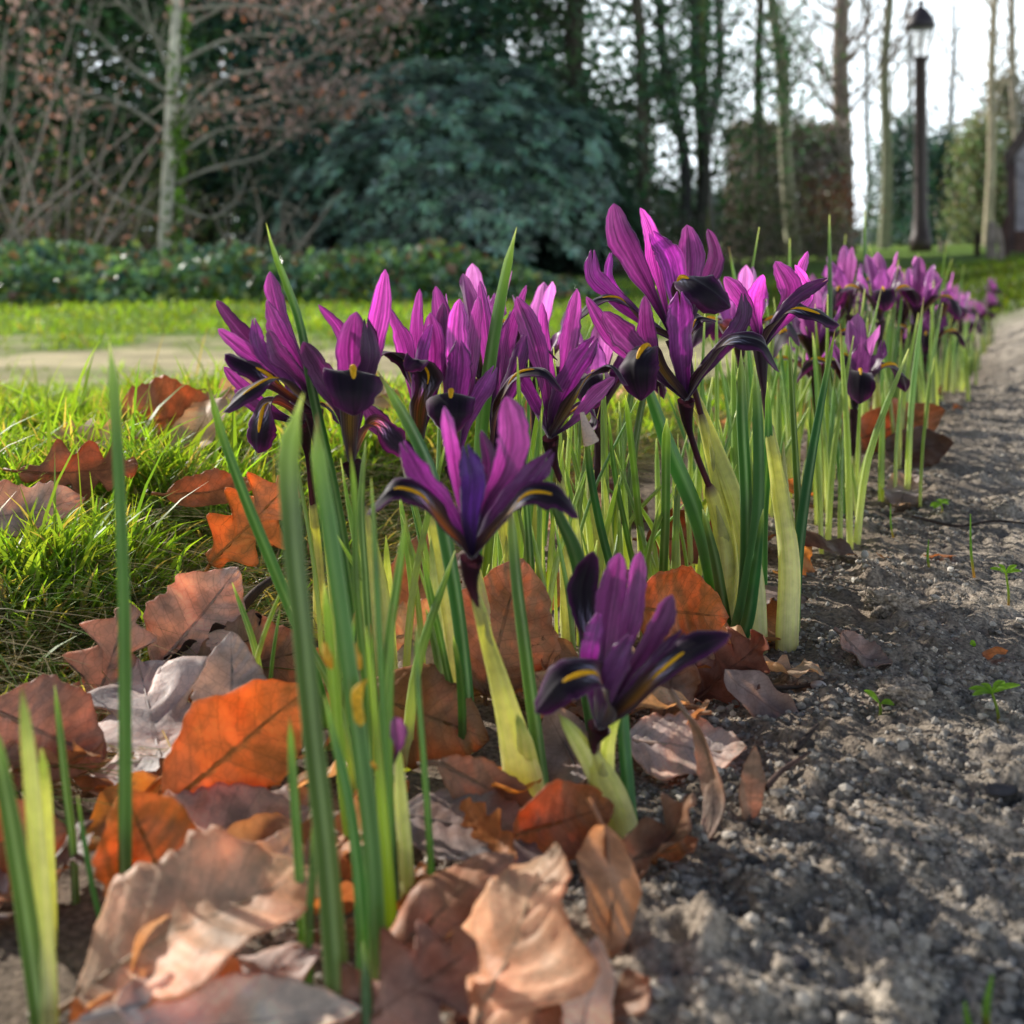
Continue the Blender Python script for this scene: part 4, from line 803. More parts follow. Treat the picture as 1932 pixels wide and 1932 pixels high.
leaf('brown leaf standing upright left of the middle stalks', 790, 1110, .020, .048, .028, 'beech', (.48, .27, .17), (-.1, -1, .25), (.1, .1, 1), .2, .3, 0, .08, 24)
leaf('curved orange brown leaf under the whitish grey leaf', 800, 1350, .010, .046, .032, 'beech', (.36, .18, .075), (.1, -.9, .6), (1, .1, -.45), -.8, -.6, 0, .06, 25)
leaf('pinkish leaf seen between the stalks above the whitish grey leaf', 800, 1190, .014, .034, .024, 'beech', 'pink', (.1, -.9, .5), (1, .2, .2), .2, .3, 0, .08, 26)
leaf('orange oak leaf caught upright in the grass left of the clump', 475, 985, .036, .050, .040, 'oak', 'orange', (.1, -1, .25), (.6, .2, .6), .3, .5, 0, .16, 27)
leaf('sunlit orange leaf deep in the bright grass', 312, 790, .046, .065, .055, 'beech', (.55, .22, .07), (0, -1, .5), (1, .1, .2), .3, .4, 0, .14, 28)
leaf('orange brown leaf lying in the grass by the lone tall blade', 150, 888, .042, .060, .036, 'oak', (.50, .20, .08), (0, -.9, .6), (1, .1, 0), .4, .6, 0, .2, 29)
leaf('pale pinkish leaf half buried in the grass at the picture edge', 30, 968, .036, .060, .032, 'beech', 'pink', (.1, -.7, .8), (1, .4, 0), .4, .6, 0, .2, 30)
leaf('dark red brown leaf behind a twig in the grass', 400, 925, .038, .044, .020, 'beech', 'rust', (0, -.9, .6), (1, .1, .1), .3, .6, 0, .2, 31)
leaf('red brown crumpled leaf at the foot of the tall stalks on the soil', 1378, 1262, .008, .034, .030, 'oak', (.26, .09, .05), (-.3, -.9, .6), (.7, .1, .6), .5, .7, .3, .3, 32)
leaf('brown leaf remnants sticking out of the soil under the short iris petals', 1265, 1300, .006, .036, .022, 'beech', (.32, .15, .08), (.3, -1, .3), (.3, .3, 1), .8, .7, .4, .3, 33)
leaf('small red leaf with an upright stalk on the open soil', 1278, 1600, .002, .012, .009, 'beech', 'rust', (-.2, -.5, 1), (1, .3, 0), .5, .6, 0, .2, 34)
leaf('little pale brown leaf with a red underside on the open soil', 1632, 1232, .004, .020, .015, 'beech', (.42, .30, .25), (.2, -.3, 1), (.7, -.8, .1), 1.0, .6, 0, .2, 35, 'small leaves on the open soil')
leaf('narrow upright tan sliver of leaf stuck in the soil', 1418, 1480, .008, .018, .007, 'beech', (.46, .31, .21), (.3, -1, .1), (.15, 0, 1), .1, .3, 0, .05, 36, 'small leaves on the open soil', stalk=False)
leaf('large orange brown leaf wrapped across the stalks of the distant row', 1690, 805, .020, .070, .036, 'beech', (.44, .20, .08), (.2, -1, .3), (1, .1, .3), .6, .8, 0, .25, 37, 'leaves under the distant row')
leaf('dark curled leaf beneath the large orange brown one', 1725, 845, .010, .050, .030, 'beech', 'dark', (.2, -1, .3), (1, .1, .1), .9, 1.0, 0, .3, 38, 'leaves under the distant row')
leaf('pale bottom leaf lying along the very front edge', 400, 1935, .006, .060, .022, 'beech', 'pale', (0, -.4, 1), (1, .1, .05), .3, .4, 0, .14, 39)
leaf('russet leaf with upturned edges at the foot of the bright lobed leaf', 760, 1880, .008, .036, .028, 'oak', (.36, .18, .12), (0, -.8, .7), (.8, .3, .4), .5, .8, .3, .3, 40)
leaf('white lit pointed leaf tip at the front edge beside the soil', 1112, 1875, .008, .022, .012, 'beech', 'pale', (-.3, -1, .3), (.1, 0, 1), .3, .5, 0, .08, 41)
leaf('dark leaf under the front edge of the bright lobed leaf', 1040, 1905, .003, .044, .032, 'oak', 'brown', (.1, -.4, 1), (1, .3, 0), .3, .5, .3, .3, 42)
leaf('pale cream leaf fragment beside the short bright blades', 520, 1640, .010, .020, .016, 'beech', 'pale', (-.1, -1, .5), (.4, .2, .9), .3, .4, 0, .1, 43)
leaf('copper leaf at the very edge behind the corner blades', 15, 1590, .008, .030, .024, 'beech', 'rust', (.2, -1, .5), (1, .2, .1), .4, .5, 0, .15, 44)
leaf('round reddish leaf with a shiny face left of the grey oak leaf', 90, 1385, .012, .040, .032, 'beech', (.52, .32, .22), (.2, -.9, .6), (.6, .3, -.5), .4, .3, 0, .08, 45)
# litter of smaller, darker leaves that fills the ground of the clump
lr = random.Random(4); kinds = ['beech', 'beech', 'oak']
WH = {'dark': 'dark brown', 'brown': 'brown', 'rust': 'rusty red', 'tan': 'tan', 'purple': 'purplish grey', 'orange': 'orange'}
for i in range(215):
    y = .19 + .22 * lr.random() if i >= 150 else .17 + 1.1 * lr.random() ** 1.3 if i < 115 else .9 + 1.3 * lr.random(); rx = float(ROWX(y)); gx = float(GRX(y))
    x = lr.uniform(gx - .01, rx + (.012 + (.03 if lr.random() < .3 else 0) if i < 150 else -.012)); c = lr.choice(['dark', 'brown', 'brown', 'rust', 'tan', 'purple', 'dark', 'orange']); s = lr.uniform(.7, 1.1)
    L = .036 * s * (.7 if y < .35 else 1); o = new_obj('fallen_leaf', leaf_mesh(L, L * lr.uniform(.5, .75), lr.choice(kinds), c, lr.uniform(-.6, 1.2), lr.uniform(-.6, 1.3), lr.uniform(-.5, .5), .25, 900 + i, lr.random() < .4, 20, 11), M_LEAF, None,
        dict(label='small ' + WH[c] + ' curled leaf in the litter under the iris stalks', category='fallen leaf', group=WH[c] + ' leaves in the litter under the stalks'))
    o.matrix_world = Matrix.Translation((x, y, float(H(x, y)) + .003 + .008 * lr.random())) @ orient((lr.gauss(0, .4), lr.gauss(-.2, .4), 1), (lr.gauss(0, 1), lr.gauss(0, 1), 0))
for i in range(26):   # scraps on the open soil
    y = .3 + 1.6 * lr.random() ** 1.2; x = float(ROWX(y)) + lr.uniform(.03, .35) * (y + .2); L = lr.uniform(.006, .016); c = lr.choice(['dark', 'brown', 'rust'])
    o = new_obj('leaf_scrap', leaf_mesh(L, L * .5, 'beech', c, lr.uniform(-.6, 1.2), lr.uniform(-.6, 1.3), 0, .3, 1200 + i, False, 12, 7), M_LEAF, None, dict(label='tiny ' + WH[c] + ' scrap of leaf on the open soil', category='leaf scrap', group=WH[c] + ' leaf scraps on the open soil'))
    o.matrix_world = Matrix.Translation((x, y, float(H(x, y)) + .0015)) @ orient((lr.gauss(0, .4), lr.gauss(-.2, .4), 1), (lr.gauss(0, 1), lr.gauss(0, 1), 0))
for i in range(40):   # leaves in the lawn
    y = .55 + 2.2 * lr.random(); x = float(GRX(y)) - lr.uniform(.05, .45) * y; L = .045; c = lr.choice(['orange', 'brown', 'tan'])
    o = new_obj('fallen_leaf', leaf_mesh(L, L * .6, lr.choice(kinds), c, lr.uniform(-.3, .9), lr.uniform(-.3, .9), 0, .2, 1300 + i, True, 18, 9), M_LEAF, None, dict(label=WH[c] + ' leaf lying scattered in the lawn grass', category='fallen leaf', group=WH[c] + ' leaves scattered in the lawn'))
    o.matrix_world = Matrix.Translation((x, y, float(H(x, y)) + .022)) @ orient((lr.gauss(0, .4), lr.gauss(-.7, .4), .8), (lr.gauss(0, 1), lr.gauss(0, 1), 0))

# ------------------------------------------------------------------ twigs, pebbles, seedlings
def twig(label, pts, r0, col=(.12, .085, .06)):
    a = Acc(); tube(a, pts, np.array([r0, r0 * 1.15, r0 * .9, r0 * .8, r0 * .4]), col, 7, 18); new_obj('twig', a.mesh('twig'), M_TWIG, None, dict(label=label, category='twig'))
def G(u, v, z=.002):
    p = gp(u, v, 0); p[2] = float(H(p[0], p[1])) + z; return p
twig('dark twig pointing out of the grass onto the pink brown leaf', [gp(440, 1165, .014), gp(480, 1120, .020), gp(530, 1080, .022)], .0016, (.07, .045, .035))
twig('thin grey twig lying across the grass', [gp(330, 935, .018), gp(420, 925, .020), gp(520, 928, .018)], .0011, (.22, .18, .14))
twig('short brown twig in the grass at the picture edge', [gp(10, 930, .022), gp(70, 905, .024), gp(110, 935, .018)], .0014, (.2, .14, .1))
twig('long thin dark twig lying on the soil towards the path edge', [G(1720, 990), G(1800, 998), G(1880, 990), G(1960, 988)], .0007, (.05, .035, .03))
twig('short curved twig on the soil by the tan sliver', [G(1445, 1500), G(1480, 1475), G(1530, 1462)], .0007, (.1, .06, .05))
twig('straight little stick lying level on the soil', [G(1430, 1293), G(1500, 1298), G(1580, 1292)], .0007, (.14, .11, .09))
twig('broken dark stick below the level one', [G(1500, 1445), G(1525, 1425), G(1545, 1412)], .0008, (.05, .035, .03))
def lump(label, u, v, s):
    import bmesh
    bm = bmesh.new(); bmesh.ops.create_icosphere(bm, subdivisions=5, radius=1); V = np.array([w_.co[:] for w_ in bm.verts]); Fc = np.array([[x_.index for x_ in f_.verts] for f_ in bm.faces]); bm.free()
    k = 1 + .45 * fbm(V[:, 0] * 2 + u, V[:, 1] * 2 + V[:, 2] * 1.7, 4) + .25 * fbm(V[:, 0] * 9 + V[:, 2] * 7, V[:, 1] * 9 - V[:, 2] * 5, 3)
    g = fbm(V[:, 0] * 12, V[:, 1] * 12 + V[:, 2] * 9, 3); V = V * k[:, None] * s * [1.2, 1, .7]
    o = new_obj('soil_clod', mesh_np('soil_clod', V, Fc, np.clip(np.array([.36, .30, .245]) * (1 + 1.2 * g[:, None]), .03, .8)), mat('clod_' + str(int(u)), .95, 0, noise=.5, nscale=800, spec=.1, bump=1, bscale=1300), None, dict(label=label, category='clod of soil')); o.location = tuple(G(u, v, s * .25))
def pebble(label, u, v, s, col):
    V, Q, C = blobs(np.zeros((1, 3)), [s], np.array([col]), int(u)); me = mesh_np('pebble', V, Q, C); o = new_obj('pebble', me, M_TWIG, None, dict(label=label, category='pebble')); p = G(u, v, s * .5); o.location = tuple(p)
    md = o.modifiers.new('round', 'SUBSURF'); md.levels = md.render_levels = 2
pebble('small smooth whitish pebble on the soil', 1545, 1302, .0026, (.62, .56, .52)); lump('brown lump of earth standing behind the two leaf seedling', 1700, 1330, .0065)
pebble('dark angular stone near the front of the soil', 1890, 2275 * .773 * .0 + 1940 * .773 + 20, .004, (.08, .075, .08)); lump('rounded clod of soil between the small leaf and the thin seedlings', 1675, 1150, .0085)
pebble('flat white stone flake next to the bed edge', 1632, 1050, .0028, (.7, .66, .58)); pebble('black stone half sunk in the front soil', 1888 * .8, 1850 * 1.0, .0034, (.04, .04, .05))
def seedling(label, u, v, top, leaves, seed=0):
    g = G(u, v, -.002); d = g[1]; T = P(top[0], top[1], d); o = tuple(g); r = random.Random(seed)
    root = new_obj('seedling', None, props=dict(label=label, category='seedling')); root.location = o
    a = Acc(); tube(a, [g, lerp(g, T, .5) + [.0006, 0, 0], T], np.array([.0005, .0005, .0004]), lambda t, aa: lerp(np.array([.45, .22, .13]), np.array([.25, .35, .06]), sstep(.0, .6, t)[:, None, None]) * np.ones((1, len(aa), 1)), 6, 10); new_obj('stem', a.mesh('stem', origin=o), M_SEED, root)
    for (lu, lv, dd, w) in leaves:
        E = P(lu, lv, d + dd); n = 14; m = 7; path = spline([T, lerp(T, E, .5) + [0, 0, .0006], E], n); _, s, nn = frames(path, np.cross(unit(E - T), [0, -.4, 1])); t = np.linspace(0, 1, n); vv = np.linspace(-1, 1, m)
        W = w * np.sin(np.pi * np.clip(t, .02, .98) ** 1.2) ** .7; V = path[:, None] + s[:, None] * (W[:, None] * vv[None])[..., None] + nn[:, None] * (W[:, None] * .25 * vv[None] ** 2)[..., None]
        new_obj('seed_leaf', mesh_np('seed_leaf', V.reshape(-1, 3) - np.array(o), grid_quads(n, m), np.tile([.22, .42, .04], (n * m, 1)) * (1 - .25 * (np.abs(np.tile(vv, n)) < .1))[:, None]), M_SEED, root)
seedling('seedling with two round leaves on the soil', 1655, 1352, (1660, 1328), [(1630, 1303, .001, .0013), (1687, 1330, -.001, .0012)])
seedling('biggest seedling, several pointed leaves spread like a star near the edge', 1885, 1372, (1872, 1308), [(1828, 1300, .0, .0011), (1850, 1290, .003, .0012), (1895, 1285, .003, .0012), (1925, 1292, .001, .0011), (1835, 1312, -.003, .001), (1900, 1300, -.003, .001)])
seedling('star shaped seedling farther back near the edge of the picture', 1902, 1138, (1898, 1082), [(1868, 1073, 0, .0011), (1884, 1064, .003, .001), (1918, 1066, .003, .001), (1928, 1078, 0, .0011), (1890, 1080, -.003, .001)])
seedling('bright yellow green seedling lying almost flat beyond the two grassy ones', 1776, 975, (1775, 950), [(1755, 955, 0, .0015), (1768, 942, .004, .0014), (1792, 944, .003, .0014), (1790, 952, -.003, .0013), (1762, 960, -.004, .0013)])
seedling('tiny seedling with a single rounded leaf to the right of the leaf scrap', 1838, 1235, (1835, 1222), [(1832, 1208, .0, .0012), (1838, 1212, .001, .001)])
seedling('minute sprout on top of the purplish grey leaf', 945, 1602, (942, 1592), [(928, 1583, .0, .0013), (958, 1597, -.002, .0013)])
def sprout(label, u, v, tu, tv, r0=.0006):
    g = G(u, v, -.002); T = P(tu, tv, g[1]); a = Acc(); tube(a, [g, lerp(g, T, .4) + [-.0008, 0, 0], T], np.array([r0, r0, r0 * .8, r0 * .3]), lambda t, aa: lerp(np.array([.55, .30, .08]), np.array([.20, .36, .06]), sstep(0, .5, t)[:, None, None]) * np.ones((1, len(aa), 1)), 6, 12)
    new_obj('grass_sprout', a.mesh('grass_sprout'), M_SEED, None, dict(label=label, category='sprout'))
sprout('thin upright grass sprout, the taller of the pair on the soil', 1840, 1098, 1831, 970); sprout('shorter grass sprout of the pair on the soil', 1756, 1090, 1752, 1018)
sprout('fine sprout near the dark curled leaves at the back of the soil', 1688, 1008, 1680, 950, .0005); sprout('blurred green sprout at the front edge of the soil', 1866, 1925, 1872, 1840, .0008); sprout('second blurred sprout leaning at the front edge of the soil', 1850, 1950, 1820, 1890, .0008)

# ------------------------------------------------------------------ background vegetation
def quads_leaves(c, size, col, seed, droop=.3, aspect=.5, tri=False):
    """many single leaves, each a folded diamond, at centres c"""
    r = np.random.default_rng(seed); n = len(c); a = unit(r.normal(size=(n, 3)) + np.array([0, 0, -droop])); b = unit(np.cross(a, r.normal(size=(n, 3))))
    s = (size * (.6 + .8 * r.random(n)))[:, None] if np.ndim(size) else (size * (.6 + .8 * r.random((n, 1))))
    nn = np.cross(a, b) * s * .12
    V = np.stack([c - a * s * .5, c + b * s * aspect * .5 + nn, c + a * s * .5, c - b * s * aspect * .5 + nn], 1).reshape(-1, 3)
    Q = np.arange(4 * n).reshape(-1, 4); C = np.repeat(col, 4, 0); return V, Q, C
def branches(base, h, r0, lean=(0, 0), nb=14, spread=.5, start=.3, curve=.2, seed=0, sub=3, up=.6, sides=7, subsides=4, fork=None, col=(.14, .12, .09), taper=.25):
    """trunk mesh data and limb mesh data; returns Acc trunk, Acc limbs, tip points"""
    r = np.random.default_rng(seed); T = Acc(); Lb = Acc(); tips = []
    b = np.array(base, float); top = b + np.array([lean[0], lean[1], h]); mid = lerp(b, top, .5) + np.array([r.normal() * .04 * h * curve, r.normal() * .04 * h * curve, 0])
    q1 = lerp(b, top, .25) + np.array([r.normal() * .03 * h * curve, 0, 0])
    path = spline([b - [0, 0, .1], q1, mid, lerp(b, top, .75) + [r.normal() * .03 * h * curve, 0, 0], top], 24)
    col = np.array(col)
    tube(T, path, np.array([1.25, 1, .9, .75, taper]) * r0, lambda t, a: col * (1 + .35 * fbm(a[None] * 1.5 + 0 * t[:, None], t[:, None] * 14 + 0 * a[None], 3))[..., None], sides, 24)
    for i in range(nb):
        f = start + (1 - start) * (i + r.random()) / nb; p = path[min(int(f * 23), 23)]; a = r.random() * 6.283; ln = spread * h * (1.1 - f * .75) * (.6 + .6 * r.random())
        d = np.array([math.cos(a), math.sin(a), 0]); pts = [p, p + d * ln * .4 + [0, 0, ln * up * .25], p + d * ln * .75 + [0, 0, ln * up * .6], p + d * ln + [0, 0, ln * up * (.7 + .5 * r.random())]]
        pts[2] = pts[2] + r.normal(size=3) * ln * .06; br = r0 * .34 * (1.1 - f * .6)
        tube(Lb, pts, np.array([1, .7, .45, .15]) * br, col * .95, subsides, 9); bp = spline(pts, 12)
        for j in range(sub):
            k = r.integers(3, 11); q = bp[k]; l2 = ln * (.25 + .35 * r.random()); dd = unit(d * .6 + r.normal(size=3) * .6 + [0, 0, up * .7]); e = q + dd * l2
            tube(Lb, [q, lerp(q, e, .5) + r.normal(size=3) * l2 * .08, e], np.array([.4, .25, .08]) * br, col * .9, 3, 5)
            tips += [lerp(q, e, .5), e, lerp(q, e, .8)]
            for _ in range(2):
                g0 = lerp(q, e, .3 + .6 * r.random()); e2 = g0 + unit(dd + r.normal(size=3) * .7) * l2 * .5; tube(Lb, [g0, e2], np.array([.15, .05]) * br, col * .9, 3, 3); tips.append(e2)
        tips.append(bp[-1])
    return T, Lb, np.array(tips)
def tree(name, label, cat, base, h, r0, leafn, leafsize, leafcol, lmat, group=None, clump=.25, leafvar=.5, **kw):
    T, Lb, tips = branches(base, h, r0, **kw); o = tuple(base)
    root = new_obj(name, None, props=dict(label=label, category=cat, group=group)); root.location = o
    new_obj('trunk', T.mesh('trunk', origin=o), M_BARK, root); new_obj('branches', Lb.mesh('branches', origin=o), M_BARK, root)
    if leafn:
        r = np.random.default_rng(kw.get('seed', 0) + 77); k = r.integers(0, len(tips), leafn); c = tips[k] + r.normal(size=(leafn, 3)) * clump
        shade = (.55 + .9 * r.random(len(tips)))[k][:, None]; lc = np.array(leafcol) * shade * (1 + leafvar * (r.random((leafn, 3)) - .5)) 
        V, Q, C = quads_leaves(c, leafsize, np.clip(lc, 0, 1), kw.get('seed', 0)); new_obj('crown', mesh_np('crown', V - np.array(o), Q, C, smooth=False), lmat, root)
    return root
def gb(u, d, z=None):
    x = (u - 966) / F * d
    return np.array([x, d, float(H0(x, d)) if z is None else z])
GRN = (.09, .17, .075); TEAL = (.03, .085, .07)  # foliage greens lightened to stand in for air haze
# young tree with brown leaves at the left
def beech():
    D = 9.3; b = gb(312, D); o = tuple(b); r = np.random.default_rng(21); W = lambda u, v, e=0: P(u, v, D + e)
    root = new_obj('beech_tree', None, props=dict(label='slender grey barked young tree holding dry brown leaves, left of the rounded bush', category='tree')); root.location = o
    bc = np.array([.55, .53, .43]); T = Acc(); path = [b - [0, 0, .1], W(312, 430), W(318, 330), W(324, 200), W(330, 80), W(338, -60), W(342, -220)]
    tube(T, path, np.array([.060, .052, .050, .046, .042, .036, .02]), lambda t, a: bc * (1 + .5 * fbm(a[None] * 1.5 + 0 * t[:, None], t[:, None] * 18 + 0 * a[None], 3))[..., None], 10, 40); new_obj('trunk', T.mesh('trunk', origin=o), M_BARK, root)
    L = Acc(); tips = []
    main = [[(330, 270), (380, 205), (500, 180), (640, 140), (662, 80), (705, 10)], [(335, 345), (392, 320), (500, 290), (545, 255)], [(296, 408), (205, 362), (156, 295), (160, 235)], [(318, 130), (282, 40), (262, -30)],
            [(330, 240), (420, 150), (560, 120), (680, 60), (800, 30)], [(312, 170), (230, 110), (180, 60), (105, 15)], [(335, 200), (420, 210), (540, 190), (660, 200)], [(334, 120), (440, 70), (560, 60), (650, -20)], [(334, 60), (430, 10), (520, -40)], [(326, 300), (430, 240), (560, 240), (640, 215)],
            [(312, 250), (240, 200), (150, 170), (60, 110)], [(318, 90), (240, 20), (180, -40)], [(320, 380), (400, 410), (450, 370), (470, 320)], [(335, 20), (470, 10), (600, 30), (760, -20)]]
    for pts in main:
        e = r.uniform(-.35, .35); W3 = [W(a, c, e * k / (len(pts) - 1)) for k, (a, c) in enumerate(pts)]
        tube(L, W3, np.array([.017, .013, .010, .004]), bc * .5, 6, 18); pp = spline(W3, 24)
        for k in range(9):
            s = pp[r.integers(5, 24)]; dd = unit(pp[-1] - pp[0]); en = s + unit(dd + r.normal(size=3) * .75 + [0, 0, .25]) * r.uniform(.15, .5); mid = lerp(s, en, .5) + r.normal(size=3) * .03
            tube(L, [s, mid, en], np.array([.006, .004, .002]), bc * .45, 4, 7)
            for _ in range(2):
                g = lerp(mid, en, r.random()); e2 = g + unit(en - s + r.normal(size=3) * .25) * .18; tube(L, [g, e2], np.array([.003, .0015]), bc * .4, 3, 3)
            u_ = 966 + en[0] / en[1] * F; v_ = HOR - (en[2] - CH) / en[1] * F
            if 340 < u_ < 780 and v_ < 240 or u_ < 130: tips += [en, e2, mid]
    new_obj('branches', L.mesh('branches', origin=o), M_BARK, root)
    tips = np.array(tips); n = 1900; k = r.integers(0, len(tips), n); c = tips[k] + r.normal(size=(n, 3)) * .075
    lc = np.array([.42, .33, .30]) * (.5 + .9 * r.random((n, 1))); lc = np.where(r.random((n, 1)) < .06, [.6, .25, .13], lc)
    V, Q, C = quads_leaves(c, .062, lc, 22, droop=.8); new_obj('dry_leaves', mesh_np('dry_leaves', V - b, Q, C, smooth=False), M_DRY, root)
beech()
# ivy on its trunk
def ivy():
    r = np.random.default_rng(8); n = 700; z = r.random(n) * 2.6; b = gb(318, 9.3); a = r.random(n) * 6.28; rad = .055 + .03 * r.random(n)
    keep = (vnoise(z * 3, a) > -.1); c = np.stack([b[0] + .03 * z + np.cos(a) * rad + .02, b[1] + np.sin(a) * rad, b[2] + z], -1)[keep]
    V, Q, C = quads_leaves(c, .06, np.array([.12, .24, .03]) * (.5 + .9 * r.random((len(c), 1))), 4, aspect=.8); new_obj('climbing_ivy', mesh_np('climbing_ivy', V, Q, C, smooth=False), M_EVER, None, dict(label='bright green ivy climbing the slender grey barked tree', category='ivy'))
ivy()
# big evergreens forming the dark wall, each a tree of its own
ev = [(-120, 15, 5.6, 'dark ivy covered tree at the picture edge left of the slender tree'), (110, 14, 5.2, 'dense dark evergreen behind the brown twiggy thicket'), (380, 16.5, 6.0, 'broad dark evergreen directly behind the slender tree'), (640, 17.5, 6.4, 'dark evergreen between the slender tree and the rounded bush'),
      (900, 18.5, 6.8, 'tall dark evergreen rising straight behind the rounded bush'), (1090, 17.5, 6.6, 'dark blue green evergreen at the shoulder of the rounded bush'), (-300, 17, 6, 'evergreen farthest out at the picture edge')]
for i, (u, d, h, lb) in enumerate(ev):
    tree('evergreen_tree', lb, 'tree', gb(u, d), h, .16, 34000 if u < 700 else (24000 if u < 1000 else 9000), .125, GRN if i % 2 else (.08, .17, .12), M_EVER, 'dark evergreens behind the lawn', .34, lean=(0, 0), nb=34, spread=.30, start=.05, seed=30 + i, sub=4, up=.35, col=(.09, .08, .06))
ev2 = [(1215, 14.5, 5.2, 4200, 'airy holly like evergreen with twin stems right of the rounded bush'), (1330, 17, 6.0, 3400, 'loose evergreen with several thin trunks and many sky gaps'), (1430, 20, 6.4, 1800, 'half bare evergreen against the sky left of the leaning trunk')]
for i, (u, d, h, n, lb) in enumerate(ev2):
    tree('holly_tree', lb, 'tree', gb(u, d), h, .085, n, .10, (.09, .19, .09), M_EVER, None, .26, lean=(.1 * (i - 1), 0), nb=26, spread=.24, start=.12, seed=50 + i, sub=4, up=.5, col=(.10, .09, .065))
for i, (u, d, lx, c, lb) in enumerate([(1290, 15, .25, (.05, .05, .05), 'thin dark trunk leaning, right of the rounded bush'), (1310, 15.2, .5, (.06, .06, .05), 'second thin dark trunk forking from the same foot'), (1330, 15.5, .15, (.17, .19, .04), 'thin mossy yellow green trunk'), (1352, 16, .05, (.22, .2, .18), 'pale grey thin trunk beside the mossy one')]):
    tree('thin_tree', lb, 'tree', gb(u, d), 5.4, .075, 0, 0, None, None, None, lean=(lx * (-1 if i == 0 else .3), 0), nb=8, spread=.2, start=.5, seed=60 + i, sub=2, up=.8, col=c, curve=.6, taper=.6)
# rounded rhododendron
def rhodo():
    r = np.random.default_rng(14); b = gb(872, 12.3); o = tuple(b); root = new_obj('rhododendron_bush', None, props=dict(label='big rounded bush with drooping blue green leaves behind the lawn', category='bush')); root.location = o
    n = 4300; ph = r.random(n) * 6.283; ct = r.random(n) ** .8; th = np.arccos(np.clip(ct, 0, 1)); rad = .80 + .2 * r.random(n) ** .5
    rad = rad * (1 + .28 * fbm(ph * 2.2, th * 3.2, 3)); 
    X = 1.95 * np.sin(th) * np.cos(ph) * rad; Y = 1.5 * np.sin(th) * np.sin(ph) * rad; Z = 1.93 * (np.cos(th)) ** .75 * rad + .10
    X += -.12 + .12 * Z; C0 = b + np.stack([X, Y, Z], -1); out = unit(np.stack([X / 1.95, Y / 1.5, Z / 2.3 + .25], -1))
    Vs = []; Cs = []; k = 9
    shade = (.2 + 1.4 * r.random(n) ** 1.6)
    for j in range(k):
        a = j / k * 6.283 + r.random(n); e1 = unit(np.cross(out, [0.3, .2, 1])); e2 = np.cross(out, e1)
        d = unit(e1 * np.cos(a)[:, None] + e2 * np.sin(a)[:, None] + out * .35 + np.array([0, 0, -.55]) * (.4 + r.random((n, 1)))); l = (.10 + .06 * r.random(n))[:, None]
        s = unit(np.cross(d, out)) * .021; 
        Vs.append(np.stack([C0, C0 + d * l * .55 + s + out * .008, C0 + d * l, C0 + d * l * .55 - s + out * .008], 1)); Cs.append(np.repeat((np.array([.20, .34, .25]) * shade[:, None] * (1 + .3 * (r.random((n, 3)) - .5))), 4, 0))
    V = np.concatenate([v.reshape(-1, 3) for v in Vs]); Q = np.arange(len(V)).reshape(-1, 4)
    new_obj('leaves', mesh_np('leaves', V - b, Q, np.concatenate(Cs), smooth=False), mat('rhododendron_leaf', .32, .12, (1.2, 1.4, .8), spec=.8), root)
    A = Acc()
    for i in range(26):
        a = r.random() * 6.28; q = r.random() * 1.3; e = b + np.array([math.cos(a) * q * 1.2, math.sin(a) * q, 1.0 + r.random()]); tube(A, [b + [math.cos(a) * .15, math.sin(a) * .15, -.1], lerp(b, e, .5) + r.normal(size=3) * .1, e], np.array([.035, .025, .01]), (.08, .06, .05), 5, 8)
    new_obj('branches', A.mesh('branches', origin=o), M_BARK, root)
    # inner mass of leaves in one near-black green
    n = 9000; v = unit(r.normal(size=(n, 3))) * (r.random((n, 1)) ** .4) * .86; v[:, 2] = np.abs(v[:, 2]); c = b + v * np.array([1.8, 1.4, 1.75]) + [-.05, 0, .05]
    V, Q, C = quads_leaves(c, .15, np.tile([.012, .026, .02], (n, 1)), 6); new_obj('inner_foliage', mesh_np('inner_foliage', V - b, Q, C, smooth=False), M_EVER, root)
rhodo()
# ivy bank along the lawn
def bank():
    r = np.random.default_rng(15); n = 15000; x = -5 + 6.0 * r.random(n); y = 7.0 + .12 * x + r.random(n) * 2.2; top = (.25 + .26 * fbm(x * 2.2, y * 2, 3)) * sstep(7.0, 7.35, y - .12 * x + .2 * vnoise(x * 3, y)) * (1 - sstep(-.8, 1.0, x))
    z = H0(x, y) + top * (.25 + .75 * r.random(n) ** .6); c = np.stack([x, y, z], -1); ok = top > .02; c = c[ok]; n = len(c)
    pal = np.array([[.14, .26, .16], [.18, .32, .10], [.34, .40, .10], [.30, .16, .10], [.07, .17, .14]])[r.choice(5, n, p=[.4, .3, .08, .08, .14])]
    V, Q, C = quads_leaves(c, .07, pal * (.5 + .9 * r.random((n, 1))), 9, droop=0, aspect=.8); new_obj('ivy_ground_cover', mesh_np('ivy_ground_cover', V, Q, C, smooth=False), mat('ivy_leaf', .3, .25, (1.3, 1.4, .7), spec=.9), None, dict(kind='stuff', label='low bank of ivy along the back of the lawn', category='ivy'))
bank()
